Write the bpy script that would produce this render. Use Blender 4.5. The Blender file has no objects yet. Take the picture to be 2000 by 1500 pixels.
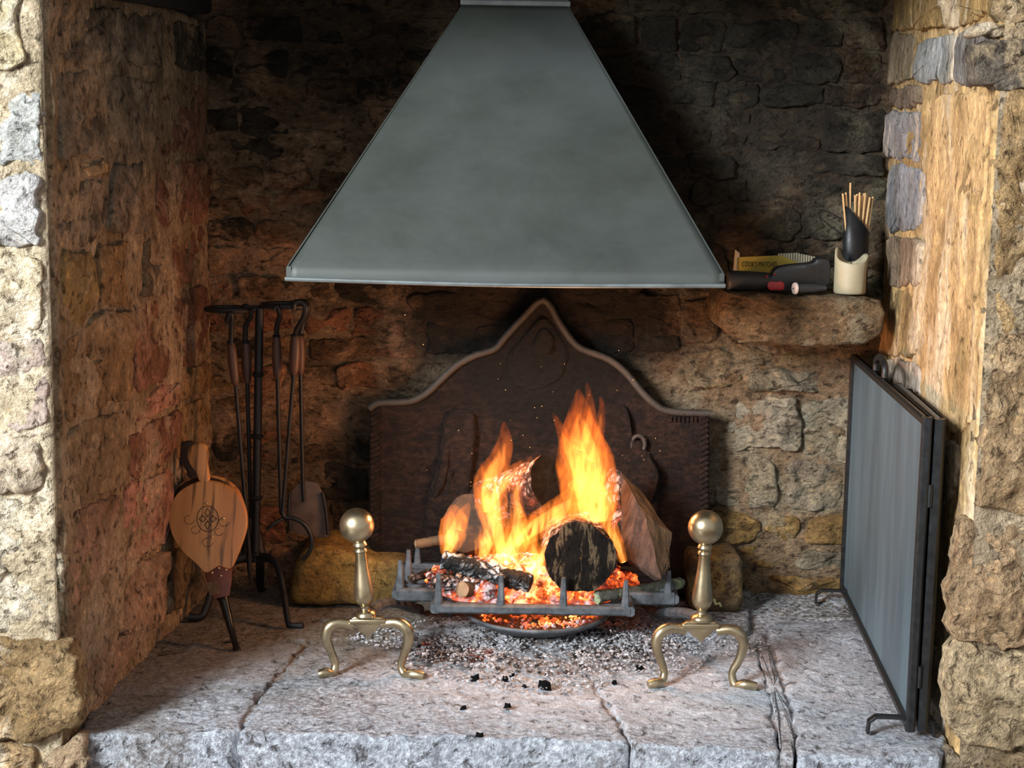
import bpy, bmesh, math, random
from mathutils import Vector, Matrix, Euler, noise

# ------------------------------------------------------------------ camera
scene = bpy.context.scene
COL = scene.collection
FPX, PITCH, ROLL, CAMH = 2900.0, math.radians(8.1), math.radians(0.9), 1.0
RC = Euler((math.pi/2 - PITCH, 0, 0)).to_matrix() @ Matrix.Rotation(ROLL, 3, 'Z')
cam_data = bpy.data.cameras.new('camera')
cam_data.sensor_width = 36.0
cam_data.lens = FPX/2000*36.0
cam_data.clip_start = 0.05
camera = bpy.data.objects.new('camera', cam_data)
COL.objects.link(camera)
camera.matrix_world = Matrix.Translation((0, 0, CAMH)) @ RC.to_4x4()
scene.camera = camera
scene.view_settings.view_transform = 'Standard'
scene.view_settings.look = 'None'
scene.view_settings.exposure = 0.0
scene.view_settings.gamma = 1.0
scene.view_settings.use_curve_mapping = False

# ------------------------------------------------------------------ light: a dim room and its window, front left of the fireplace
world = bpy.data.worlds.new('room')
scene.world = world
world.use_nodes = True
world.node_tree.nodes['Background'].inputs['Color'].default_value = (0.97, 0.97, 1.0, 1)
world.node_tree.nodes['Background'].inputs['Strength'].default_value = 0.62

def area_light(name, loc, aim, sx, sy, power, color):
    l = bpy.data.lights.new(name, 'AREA')
    l.shape = 'RECTANGLE'; l.size = sx; l.size_y = sy; l.energy = power; l.color = color
    o = bpy.data.objects.new(name, l); COL.objects.link(o)
    o.location = loc
    o.rotation_euler = (Vector(aim)-Vector(loc)).to_track_quat('-Z', 'Y').to_euler()
    return o
area_light('window_daylight', (-2.75, -0.75, 2.15), (0.1, 3.0, 0.4), 1.0, 1.2, 480, (0.90, 0.96, 1.0))

# ------------------------------------------------------------------ picture point -> place in the room
def ray(px, py):
    return RC @ Vector(((px-1000)/FPX, (750-py)/FPX, -1.0))
def PY(px, py, Y):
    d = ray(px, py); t = Y/d.y
    return Vector((d.x*t, Y, CAMH+d.z*t))
def FZ(px, py, z=0.0):
    d = ray(px, py); t = (z-CAMH)/d.z
    return Vector((d.x*t, d.y*t, z))
def PL(px, py, O, Nn):
    d = ray(px, py); c = Vector((0, 0, CAMH)); t = (O-c).dot(Nn)/d.dot(Nn)
    return c+d*t
MPX = 1/FPX   # metres per pixel and metre of depth

# ------------------------------------------------------------------ object helpers
ORG = {}
def link(name, me, origin, parent=None, mats=()):
    o = bpy.data.objects.new(name, me); COL.objects.link(o)
    origin = Vector(origin)
    ORG[o.name] = origin
    if parent is not None:
        o.parent = parent; o.location = origin-ORG[parent.name]
    else:
        o.location = origin
    for m in mats: me.materials.append(m)
    return o
def mesh_obj(name, verts, faces, mat, parent=None, smooth=True, origin=None):
    verts = [Vector(v) for v in verts]
    if origin is None:
        lo = [min(v[i] for v in verts) for i in range(3)]; hi = [max(v[i] for v in verts) for i in range(3)]
        origin = Vector(((lo[0]+hi[0])/2, (lo[1]+hi[1])/2, lo[2]))
    me = bpy.data.meshes.new(name)
    me.from_pydata([v-origin for v in verts], [], faces)
    bm = bmesh.new(); bm.from_mesh(me); bmesh.ops.recalc_face_normals(bm, faces=bm.faces); bm.to_mesh(me); bm.free()
    if smooth: me.polygons.foreach_set('use_smooth', [True]*len(me.polygons))
    me.update()
    return link(name, me, origin, parent, [mat] if mat else [])
def thing(name, label, cat, loc, group=None):
    o = bpy.data.objects.new(name, None); COL.objects.link(o)
    o.empty_display_size = 0.05
    o.location = loc; ORG[o.name] = Vector(loc)
    return tag(o, label, cat, group)
def tag(o, label, cat, group=None):
    o['label'] = label; o['category'] = cat
    if group: o['group'] = group
    return o
class MB:
    """collects shapes that become one mesh"""
    def __init__(s): s.v = []; s.f = []
    def add(s, v, f):
        k = len(s.v); s.v += [Vector(a) for a in v]; s.f += [tuple(i+k for i in q) for q in f]; return s
    def box(s, p0, p1, w, h, w1=None, h1=None, up=Vector((0, 0, 1))):
        p0 = Vector(p0); p1 = Vector(p1); d = (p1-p0).normalized()
        a = d.cross(up)
        if a.length < 1e-4: a = Vector((1, 0, 0))
        a.normalize(); b = a.cross(d).normalized()
        w1 = w if w1 is None else w1; h1 = h if h1 is None else h1
        v = []
        for p, ww, hh in ((p0, w, h), (p1, w1, h1)):
            c = 0.22*min(ww, hh)
            x, y = ww/2, hh/2
            for i, j in ((-x+c, -y), (x-c, -y), (x, -y+c), (x, y-c), (x-c, y), (-x+c, y), (-x, y-c), (-x, -y+c)):
                v.append(p+a*i+b*j)
        f = [(i, (i+1) % 8, 8+(i+1) % 8, 8+i) for i in range(8)]
        f += [tuple(range(7, -1, -1)), tuple(range(8, 16))]
        return s.add(v, f)
    def tube(s, pts, r, n=12, sub=1, flat=1.0, cap=True):
        pts = [Vector(p) for p in pts]
        rr = list(r) if isinstance(r, (list, tuple)) else [r]*len(pts)
        if sub > 1:
            P, R = [], []
            for i in range(len(pts)-1):
                p0 = pts[max(i-1, 0)]; p1 = pts[i]; p2 = pts[i+1]; p3 = pts[min(i+2, len(pts)-1)]
                for k in range(sub):
                    t = k/sub
                    P.append(0.5*((2*p1)+(p2-p0)*t+(2*p0-5*p1+4*p2-p3)*t*t+(3*p1-p0-3*p2+p3)*t*t*t))
                    R.append(rr[i]*(1-t)+rr[i+1]*t)
            P.append(pts[-1]); R.append(rr[-1]); pts, rr = P, R
        d0 = (pts[1]-pts[0]).normalized()
        a = d0.cross(Vector((0, 1, 0)))
        if a.length < .1: a = d0.cross(Vector((1, 0, 0)))
        a.normalize()
        v = []
        for i, p in enumerate(pts):
            d = (pts[min(i+1, len(pts)-1)]-pts[max(i-1, 0)]).normalized()
            a = (a-d*a.dot(d)).normalized(); b = d.cross(a)
            for k in range(n):
                t = 2*math.pi*k/n
                v.append(p+(a*math.cos(t)+b*math.sin(t)*flat)*rr[i])
        m = len(pts)
        f = [(i*n+k, i*n+(k+1) % n, (i+1)*n+(k+1) % n, (i+1)*n+k) for i in range(m-1) for k in range(n)]
        if cap:
            f += [tuple(range(n-1, -1, -1)), tuple(range((m-1)*n, m*n))]
        return s.add(v, f)
    def lathe(s, p0, p1, prof, n=28):
        """prof: (distance along p0->p1 as 0..1, radius)"""
        p0 = Vector(p0); p1 = Vector(p1); d = (p1-p0); L = d.length; d.normalize()
        a = d.cross(Vector((0, 1, 0)))
        if a.length < .1: a = d.cross(Vector((1, 0, 0)))
        a.normalize(); b = d.cross(a)
        v = []
        for t, r in prof:
            for k in range(n):
                q = 2*math.pi*k/n
                v.append(p0+d*(t*L)+(a*math.cos(q)+b*math.sin(q))*r)
        m = len(prof)
        f = [(i*n+k, i*n+(k+1) % n, (i+1)*n+(k+1) % n, (i+1)*n+k) for i in range(m-1) for k in range(n)]
        f += [tuple(range(n-1, -1, -1)), tuple(range((m-1)*n, m*n))]
        return s.add(v, f)
    def prism(s, front, off):
        """polygon of 3d points thickened by the vector off"""
        n = len(front); off = Vector(off)
        v = [Vector(p) for p in front]+[Vector(p)+off for p in front]
        f = [tuple(range(n)), tuple(range(2*n-1, n-1, -1))]+[(i, i+n, (i+1) % n+n, (i+1) % n) for i in range(n)]
        return s.add(v, f)
    def ball(s, c, r, n=24, sc=(1, 1, 1)):
        c = Vector(c); v = []; m = n//2
        for i in range(m+1):
            t = math.pi*i/m
            for k in range(n):
                q = 2*math.pi*k/n
                v.append(c+Vector((math.sin(t)*math.cos(q)*sc[0], math.sin(t)*math.sin(q)*sc[1], math.cos(t)*sc[2]))*r)
        f = [(i*n+k, i*n+(k+1) % n, (i+1)*n+(k+1) % n, (i+1)*n+k) for i in range(m) for k in range(n)]
        return s.add(v, f)
    def build(s, name, mat, parent=None, smooth=True, origin=None, bevel=0):
        o = mesh_obj(name, s.v, s.f, mat, parent, smooth, origin)
        me = o.data
        bm = bmesh.new(); bm.from_mesh(me)
        bmesh.ops.remove_doubles(bm, verts=bm.verts, dist=1e-6)
        if bevel:
            es = [e for e in bm.edges if len(e.link_faces) == 2 and e.calc_face_angle() > .6]
            bmesh.ops.bevel(bm, geom=es, offset=bevel, segments=2, affect='EDGES', profile=.5, clamp_overlap=True)
        if smooth:
            for e in bm.edges:
                if len(e.link_faces) == 2 and e.calc_face_angle() > .75: e.smooth = False
        bm.to_mesh(me); bm.free()
        return o

# ------------------------------------------------------------------ materials
def lin(r, g, b):
    def c(x):
        x /= 255.0
        return x/12.92 if x <= .04045 else ((x+.055)/1.055)**2.4
    return (c(r), c(g), c(b), 1)
class M:
    """a small wrapper that writes node materials"""
    def __init__(s, name):
        s.mat = bpy.data.materials.new(name); s.mat.use_nodes = True
        s.t = s.mat.node_tree; s.t.nodes.clear()
        s.out = s.t.nodes.new('ShaderNodeOutputMaterial')
    def n(s, typ, ins=None, out=0, **props):
        nd = s.t.nodes.new('ShaderNode'+typ)
        for k, v in props.items(): setattr(nd, k, v)
        for k, v in (ins or {}).items():
            sock = nd.inputs[k]
            if isinstance(v, bpy.types.NodeSocket): s.t.links.new(v, sock)
            else: sock.default_value = v
        return nd.outputs[out]
    def math(s, op, a, b=0.0, clamp=False):
        return s.n('Math', {0: a, 1: b}, operation=op, use_clamp=clamp)
    def pos(s): return s.n('NewGeometry', out='Position')
    def noise(s, vec, scale, detail=5, rough=.6, dist=0.0):
        return s.n('TexNoise', {'Vector': vec, 'Scale': scale, 'Detail': detail, 'Roughness': rough, 'Distortion': dist}, out=0)
    def mr(s, v, a, b, c=0.0, d=1.0, smooth=False):
        return s.n('MapRange', {'Value': v, 'From Min': a, 'From Max': b, 'To Min': c, 'To Max': d},
                   clamp=True, interpolation_type='SMOOTHSTEP' if smooth else 'LINEAR')
    def mix(s, f, a, b, mode='MIX'):
        nd = s.t.nodes.new('ShaderNodeMix'); nd.data_type = 'RGBA'; nd.blend_type = mode
        for i, v in ((0, f), (6, a), (7, b)):
            if isinstance(v, bpy.types.NodeSocket): s.t.links.new(v, nd.inputs[i])
            else: nd.inputs[i].default_value = v
        return nd.outputs[2]
    def vadd(s, a, b): return s.n('VectorMath', {0: a, 1: b}, operation='ADD')
    def vmul(s, a, b): return s.n('VectorMath', {0: a, 1: b}, operation='MULTIPLY')
    def ramp(s, f, stops):
        nd = s.t.nodes.new('ShaderNodeValToRGB'); s.t.links.new(f, nd.inputs[0])
        e = nd.color_ramp.elements
        while len(e) < len(stops): e.new(.5)
        for x, (p, c) in zip(e, stops): x.position = p; x.color = c
        return nd.outputs[0]
    def bump(s, h, strength=.5, dist=.01, normal=None):
        ins = {'Height': h, 'Strength': strength, 'Distance': dist}
        if normal is not None: ins['Normal'] = normal
        return s.n('Bump', ins)
    def bsdf(s, **kw):
        nd = s.t.nodes.new('ShaderNodeBsdfPrincipled')
        for k, v in kw.items():
            k = k.replace('_', ' ')
            sock = nd.inputs[k]
            if isinstance(v, bpy.types.NodeSocket): s.t.links.new(v, sock)
            else: sock.default_value = v
        s.t.links.new(nd.outputs[0], s.out.inputs['Surface'])
        return s.mat

def soot_mask(m, pos, blobs):
    sep = m.t.nodes.new('ShaderNodeSeparateXYZ'); m.t.links.new(pos, sep.inputs[0])
    nz = m.noise(pos, 7, 6, .65)
    total = None
    for cx, cz, rx, rz, k in blobs:
        dx = m.math('DIVIDE', m.math('SUBTRACT', sep.outputs[0], cx), rx)
        dz = m.math('DIVIDE', m.math('SUBTRACT', sep.outputs[2], cz), rz)
        d = m.math('SQRT', m.math('ADD', m.math('MULTIPLY', dx, dx), m.math('MULTIPLY', dz, dz)))
        d = m.math('ADD', d, m.math('MULTIPLY', m.math('SUBTRACT', nz, .5), 1.1))
        a = m.mr(d, 1.15, .45, 0, k, True)
        total = a if total is None else m.math('MAXIMUM', total, a)
    return total

def stone_mat(name, smear, smear_amt=.5, contrast=1.0, soot=None, bump=.7, own=None, grain=(1, 1, 1), blotch=(.02, .017, .012, 1), blotch_amt=.5, smear2=None, mottle=(1, 1, 1)):
    """weathered masonry; the colour of each stone comes from its object colour"""
    m = M(name)
    pos = m.pos()
    inf = m.t.nodes.new('ShaderNodeObjectInfo')
    rv = m.n('CombineXYZ', {0: m.math('MULTIPLY', inf.outputs['Random'], 17.0), 1: m.math('MULTIPLY', inf.outputs['Random'], 5.0), 2: 0.0})
    v = m.vmul(m.vadd(pos, rv), grain)
    base = inf.outputs['Color'] if own is None else own
    big = m.noise(v, 7, 6, .62, .4)
    mid = m.noise(v, 26, 6, .68, .3)
    fine = m.noise(v, 110, 5, .72)
    c = m.mix(m.mr(big, .36, .62), m.mix(1.0, base, (.52, .50, .46, 1), 'MULTIPLY'), base)
    c = m.mix(m.mr(mid, .3, .72), m.mix(1.0, c, (.55*contrast, .52*contrast, .48*contrast, 1), 'MULTIPLY'), m.mix(1.0, c, (1.28, 1.25, 1.2, 1), 'MULTIPLY'))
    # lime smeared over the faces, in patches that ignore the joints
    sm = m.noise(m.vmul(pos, mottle), 5.5, 7, .66, .6)
    if smear2:
        sx = m.t.nodes.new('ShaderNodeSeparateXYZ'); m.t.links.new(pos, sx.inputs[0])
        smear = m.mix(m.mr(sx.outputs[0], -.1, .35), smear, smear2)
    c = m.mix(m.mr(sm, .50, .60, 0, smear_amt, True), c, smear)
    c = m.mix(m.mr(fine, .3, .7), m.mix(1.0, c, (.62, .6, .58, 1), 'MULTIPLY'), m.mix(1.0, c, (1.25, 1.25, 1.25, 1), 'MULTIPLY'))
    bl = m.noise(m.vadd(pos, (3.1, 7.7, 1.3)), 12, 7, .7, .5)
    c = m.mix(m.mr(bl, .60, .70, 0, blotch_amt, True), c, blotch)
    pit = m.noise(m.vadd(v, (1.7, 4.2, 8.8)), 48, 5, .62, .4)
    c = m.mix(m.mr(pit, .57, .66, 0, .8, True), c, m.mix(1.0, c, (.22, .19, .16, 1), 'MULTIPLY'))
    c = m.mix(m.mr(pit, .42, .33, 0, .8, True), c, m.mix(1.0, c, (1.7, 1.6, 1.45, 1), 'MULTIPLY'))
    if soot:
        c = m.mix(soot_mask(m, pos, soot), c, (.010, .0085, .007, 1))
    vor = m.n('TexVoronoi', {'Vector': v, 'Scale': 60.0, 'Randomness': 1.0}, out=0)
    h = m.math('ADD', m.math('MULTIPLY', mid, .9), m.math('MULTIPLY', fine, .35))
    h = m.math('ADD', h, m.math('MULTIPLY', m.mr(vor, .0, .35), .18))
    h = m.math('ADD', h, m.math('MULTIPLY', big, .8))
    h = m.math('SUBTRACT', h, m.math('MULTIPLY', m.mr(pit, .55, .68), .35))
    return m.bsdf(Base_Color=c, Roughness=.92, Specular_IOR_Level=.25, Normal=m.bump(h, bump, .03))

SOOT_SHADE = [(0.03, .66, .50, .20, .96), (0.02, .80, .36, .40, .95), (-.40, 1.40, .50, .34, .75), (.48, 1.14, .55, .50, .86), (-.05, .25, .60, .42, .72)]  # back wall soot; the upper right also carries the hood's shade as colour
MAT = {}
MAT['left_front'] = stone_mat('cream_limestone', (.84, .74, .58, 1), .55, 1.3, bump=.9, blotch=(.44, .31, .15, 1), blotch_amt=.5)  # pale cream is the stone's own colour
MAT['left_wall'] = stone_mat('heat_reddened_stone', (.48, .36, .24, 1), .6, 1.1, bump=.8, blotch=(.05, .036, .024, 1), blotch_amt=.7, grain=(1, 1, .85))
MAT['back_wall'] = stone_mat('sooty_rubble_stone', (.46, .29, .175, 1), .7, 1.0, SOOT_SHADE, bump=.9, smear2=(.30, .26, .175, 1), blotch=(.012, .010, .008, 1), blotch_amt=.85, grain=(.7, 1, 1.3))
MAT['right_wall'] = stone_mat('golden_lime_plaster', (.80, .64, .45, 1), .6, 1.2, bump=.45, blotch=(.13, .12, .12, 1), blotch_amt=.75, grain=(1, 1, .6), mottle=(1, 1, .3))
MAT['right_front'] = stone_mat('brown_sandstone', (.74, .54, .32, 1), .5, 1.1, bump=1.1, blotch=(.22, .15, .08, 1), blotch_amt=.6)
MAT['loose'] = stone_mat('ochre_block_stone', (.30, .19, .05, 1), .6, 1.0, bump=.5, blotch=(.03, .02, .012, 1), blotch_amt=.6)

def hearth_mat():
    m = M('hearth_flagstone')
    pos = m.pos(); inf = m.t.nodes.new('ShaderNodeObjectInfo')
    big = m.noise(pos, 4.5, 7, .62, .5); mid = m.noise(pos, 22, 7, .68, .3); fine = m.noise(pos, 95, 6, .72, .2)
    c = m.mix(m.mr(mid, .36, .60), m.mix(1.0, inf.outputs['Color'], (.45, .42, .42, 1), 'MULTIPLY'), inf.outputs['Color'])
    c = m.mix(m.mr(big, .50, .62, 0, .5, True), c, (.27, .22, .20, 1))
    c = m.mix(m.mr(fine, .42, .62, 0, .7), m.mix(1.0, c, (.62, .61, .62, 1), 'MULTIPLY'), (.80, .86, .94, 1))
    # ash dust lying round the grate, left and rear browned by soot and the left jamb's painted shade
    sep = m.t.nodes.new('ShaderNodeSeparateXYZ'); m.t.links.new(pos, sep.inputs[0])
    dx = m.math('DIVIDE', m.math('SUBTRACT', sep.outputs[0], .28), .62); dy = m.math('DIVIDE', m.math('SUBTRACT', sep.outputs[1], 2.85), .38)
    d = m.math('ADD', m.math('SQRT', m.math('ADD', m.math('MULTIPLY', dx, dx), m.math('MULTIPLY', dy, dy))), m.math('MULTIPLY', m.math('SUBTRACT', mid, .5), 1.6))
    c = m.mix(m.mr(d, 1.1, .3, 0, .55, True), c, (.76, .81, .88, 1))
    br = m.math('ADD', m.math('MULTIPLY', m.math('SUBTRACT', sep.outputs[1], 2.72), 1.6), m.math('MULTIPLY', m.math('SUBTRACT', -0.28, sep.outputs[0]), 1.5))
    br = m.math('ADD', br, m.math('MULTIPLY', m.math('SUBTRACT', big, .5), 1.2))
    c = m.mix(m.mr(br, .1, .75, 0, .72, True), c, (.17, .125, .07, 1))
    spots = m.noise(m.vadd(pos, (5, 2, 0)), 38, 5, .65, .5)
    c = m.mix(m.mr(spots, .58, .66, 0, .8, True), c, m.mix(1.0, c, (.25, .21, .19, 1), 'MULTIPLY'))
    c = m.mix(m.mr(spots, .42, .34, 0, .7, True), c, m.mix(1.0, c, (1.5, 1.5, 1.5, 1), 'MULTIPLY'))
    h = m.math('ADD', m.math('MULTIPLY', mid, .8), m.math('MULTIPLY', fine, .5))
    return m.bsdf(Base_Color=c, Roughness=.9, Specular_IOR_Level=.25, Normal=m.bump(m.math('SUBTRACT', h, m.math('MULTIPLY', m.mr(spots, .55, .68), .5)), .9, .025))
MAT['hearth'] = hearth_mat()

def simple(name, col, rough=.6, metal=0.0, nscale=30, var=.35, bump=.15, bdist=.004, stretch=(1, 1, 1), spec=.5, second=None, sec_lo=.5, sec_hi=.65, sec_amt=1.0, soot=None):
    m = M(name); v = m.vmul(m.pos(), stretch)
    a = m.noise(v, nscale, 6, .65); b = m.noise(v, nscale*5, 4, .7)
    k = 1-var
    c = m.mix(m.mr(a, .32, .68), m.mix(1.0, col, (k, k, k, 1), 'MULTIPLY'), m.mix(1.0, col, (1+var*.6,)*3+(1,), 'MULTIPLY'))
    if second:
        c = m.mix(m.mr(m.noise(m.vadd(v, (4, 1, 9)), nscale*.45, 6, .66, .4), sec_lo, sec_hi, 0, sec_amt, True), c, second)
    if soot: c = m.mix(soot_mask(m, m.pos(), soot), c, (.008, .007, .006, 1))
    h = m.math('ADD', a, m.math('MULTIPLY', b, .5))
    return m.bsdf(Base_Color=c, Roughness=m.mr(a, .3, .7, max(rough-.1, .03), min(rough+.1, 1)), Metallic=metal, Specular_IOR_Level=spec, Normal=m.bump(h, bump, bdist))
MAT['hood'] = simple('grey_painted_steel', (.055, .062, .053, 1), .50, .2, 5, .14, .10, .004, (1, 1, 1.6), second=(.072, .082, .079, 1), sec_lo=.35, sec_hi=.75)
MAT['hood_edge'] = simple('worn_steel_edge', (.17, .19, .19, 1), .45, .4, 20, .25, .1)
MAT['cast_iron'] = simple('rusty_cast_iron', (.040, .022, .016, 1), .6, .0, 60, .6, 1.0, .016, (1, 1, 1.7), spec=.3, second=(.014, .010, .009, 1), sec_lo=.42, sec_hi=.62, soot=[(.06, .56, .30, .20, .95)])
MAT['cast_rim'] = simple('greyed_cast_iron_rim', (.034, .029, .024, 1), .65, .0, 70, .4, .5, .005, soot=[(.06, .62, .16, .14, .8)])
MAT['black_iron'] = simple('black_wrought_iron', (.016, .016, .017, 1), .48, .3, 60, .4, .25, .002)
MAT['grate_iron'] = simple('grey_burnt_grate_iron', (.085, .095, .105, 1), .55, .3, 45, .5, .35, .003, second=(.20, .21, .22, 1), sec_lo=.55, sec_hi=.7, sec_amt=.5)
MAT['brass'] = simple('aged_brass', (.44, .36, .23, 1), .31, .95, 16, .25, .05, .002, second=(.30, .22, .12, 1), sec_lo=.45, sec_hi=.75, sec_amt=.7)
MAT['blade'] = simple('rusty_shovel_iron', (.10, .068, .052, 1), .6, .1, 40, .4, .3, .003)
MAT['tool_wood'] = simple('dark_turned_wood', (.085, .038, .024, 1), .5, 0, 60, .4, .15, .002, (1, 1, .2))
MAT['leather'] = simple('oxblood_leather', (.13, .035, .018, 1), .5, 0, 60, .3, .25, .002)
MAT['dark_leather'] = simple('dark_bellows_leather', (.035, .018, .012, 1), .6, 0, 40, .4, .3, .003)
MAT['nozzle'] = simple('dark_steel_nozzle', (.035, .035, .032, 1), .3, .7, 40, .3, .1, .001)
MAT['candle'] = simple('ivory_candle_wax', (.36, .31, .20, 1), .5, 0, 14, .15, .1, .003)
MAT['black_plastic'] = simple('matt_black_plastic', (.012, .012, .013, 1), .45, 0, 60, .2, .05, .001)
MAT['grey_plastic'] = simple('charcoal_rubber_grip', (.030, .031, .033, 1), .6, 0, 60, .2, .1, .001)
MAT['red_plastic'] = simple('red_plastic', (.42, .025, .03, 1), .4, 0, 60, .1, .02, .001)
MAT['white_cap'] = simple('off_white_cap', (.72, .60, .54, 1), .5, 0, 60, .1, .02, .001)
MAT['bamboo'] = simple('pale_wooden_stick', (.62, .38, .17, 1), .6, 0, 70, .2, .1, .001, (1, 1, .15))
MAT['yellow_card'] = simple('yellow_card', (.46, .36, .06, 1), .7, 0, 40, .15, .05, .001)
MAT['match_row'] = simple('pale_match_wood', (.48, .43, .30, 1), .7, 0, 60, .15, .05, .001)
MAT['print'] = simple('black_print', (.03, .025, .015, 1), .8, 0, 60, .1, .0, .001)
MAT['screen_mesh'] = simple('slate_grey_mesh', (.105, .155, .185, 1), .55, .1, 9, .30, .12, .002, (1, 1, .18), second=(.070, .095, .115, 1), sec_lo=.42, sec_hi=.7)
MAT['screen_frame'] = simple('gloss_black_frame', (.010, .011, .012, 1), .40, .0, 60, .3, .05, .001)
MAT['soot'] = simple('sooty_timber', (.010, .009, .008, 1), .9, 0, 12, .4, .5, .01)
MAT['room_floor'] = simple('brown_floorboards', (.16, .10, .06, 1), .5, 0, 6, .3, .1, .004, (1, 8, 1))
MAT['chalk'] = simple('yellow_green_mark', (.55, .60, .28, 1), .8, 0, 60, .2, .05, .001)
MAT['tack'] = simple('brass_tack', (.75, .6, .4, 1), .3, 1, 60, .1, .0, .001)
MAT['carved'] = simple('burnt_carving', (.045, .018, .008, 1), .8, 0, 60, .2, .05, .001)

def bellows_wood():
    m = M('striped_bellows_wood')
    v = m.vmul(m.vadd(m.pos(), m.vmul(m.n('TexNoise', {'Vector': m.pos(), 'Scale': 9.0}, out=1), (.012, 0, 0))), (1, .1, .035))
    a = m.noise(v, 95, 3, .5); b = m.noise(v, 30, 3, .5)
    c = m.mix(m.mr(b, .38, .62), (.46, .20, .065, 1), (.58, .28, .10, 1))
    c = m.mix(m.mr(a, .55, .66, 0, .8), c, (.10, .048, .02, 1))
    return m.bsdf(Base_Color=c, Roughness=.42, Normal=m.bump(a, .08, .002))
MAT['bellows_wood'] = bellows_wood()

def char_mat(name, ash=.5, glow=0.0, dark=(.012, .011, .010, 1), scale=1.0, ashcol=(.55, .50, .50, 1), glow_lo=.5, gcol=(1, .16, .025, 1), stretch=(1, 1, 1)):
    """charred wood: crazed black blocks, patches of pale ash, embers glowing in the cracks"""
    m = M(name); pos = m.vmul(m.pos(), stretch)
    vor = m.n('TexVoronoi', {'Vector': m.vadd(pos, m.n('VectorMath', {0: m.n('TexNoise', {'Vector': pos, 'Scale': 25.0*scale}, out=1), 'Scale': .045}, operation='SCALE')), 'Scale': 44.0*scale}, feature='DISTANCE_TO_EDGE')
    crack = m.mr(vor, .02, .16)
    n1 = m.noise(pos, 16*scale, 6, .65, .5); n2 = m.noise(pos, 70*scale, 5, .7)
    am = m.math('MULTIPLY', m.mr(n1, .62-.3*ash, .78-.3*ash, 0, 1, True), m.mr(n2, .3, .55))
    am = m.math('MULTIPLY', am, crack)
    c = m.mix(am, m.mix(n2, (.004, .004, .004, 1), dark), ashcol)
    kw = {}
    if glow > 0:
        n3 = m.noise(m.vadd(pos, (7, 3, 1)), 9*scale, 5, .65, .5)
        g = m.mr(n3, glow_lo, glow_lo+.22, 0, 1, True)
        g = m.math('MULTIPLY', g, m.mr(n2, .35, .68, .15, 1.2))
        g = m.math('MULTIPLY', g, m.mr(vor, 0, .14, 1.3, .55))
        kw = dict(Emission_Color=m.ramp(g, [(0, (.8, .04, .005, 1)), (.35, (1, .15, .02, 1)), (1, gcol)]), Emission_Strength=m.math('MULTIPLY', g, glow))
    h = m.math('ADD', m.math('MULTIPLY', crack, .8), m.math('MULTIPLY', n2, .5))
    return m.bsdf(Base_Color=c, Roughness=.8, Specular_IOR_Level=.25, Normal=m.bump(h, .9, .006), **kw)
MAT['char'] = char_mat('charred_log', .55, 0, stretch=(1, 1, 1))
MAT['char_shiny'] = char_mat('charred_stick', .62, 0, ashcol=(.62, .64, .66, 1))
MAT['char_ember'] = char_mat('ash_crusted_ember_wood', .55, 1.6, ashcol=(.40, .31, .30, 1), glow_lo=.47, gcol=(1, .35, .12, 1))
MAT['ember'] = char_mat('glowing_embers', .7, 3.6, scale=.7, glow_lo=.38, gcol=(1, .46, .13, 1))
MAT['ember_dim'] = char_mat('dim_embers', .6, 1.2, scale=1.3, glow_lo=.52)
MAT['char_end'] = simple('charred_end_grain', (.018, .014, .011, 1), .9, 0, 70, .8, 1.0, .025, (1.5, 1, .5), spec=.15, second=(.24, .165, .095, 1), sec_lo=.53, sec_hi=.63, sec_amt=.85)
MAT['hollow'] = simple('burnt_black_end', (.005, .005, .005, 1), .9, 0, 40, .5, .6, .006, spec=.08)
MAT['split_wood'] = simple('scorched_split_wood', (.085, .055, .042, 1), .85, 0, 60, .6, .9, .008, (1, 1, .3), spec=.15, second=(.03, .026, .025, 1), sec_lo=.48, sec_hi=.62)
MAT['bark'] = simple('tan_bark', (.14, .082, .038, 1), .85, 0, 50, .5, .9, .006, (1, 1, .4))
MAT['dark_bark'] = simple('scorched_brown_bark', (.075, .040, .018, 1), .85, 0, 40, .5, .6, .006, second=(.02, .014, .010, 1), sec_lo=.45, sec_hi=.6)
MAT['stick_end'] = simple('cut_stick_end', (.34, .19, .10, 1), .8, 0, 60, .3, .2, .002)
MAT['moss'] = simple('lichen_covered_bark', (.13, .13, .10, 1), .9, 0, 50, .5, .7, .006, second=(.30, .36, .20, 1), sec_lo=.48, sec_hi=.6)
MAT['ash'] = simple('grey_ash', (.40, .40, .42, 1), .95, 0, 60, .6, .9, .010, second=(.15, .12, .11, 1), sec_lo=.5, sec_hi=.63)
MAT['ash_flake'] = simple('pale_ash_flakes', (.42, .42, .44, 1), .95, 0, 60, .6, .5, .003, second=(.10, .08, .075, 1), sec_lo=.54, sec_hi=.64)

MAT['cinder'] = simple('brown_black_cinders', (.06, .045, .038, 1), .95, 0, 40, .6, .6, .004, second=(.30, .29, .29, 1), sec_lo=.5, sec_hi=.62)

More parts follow.
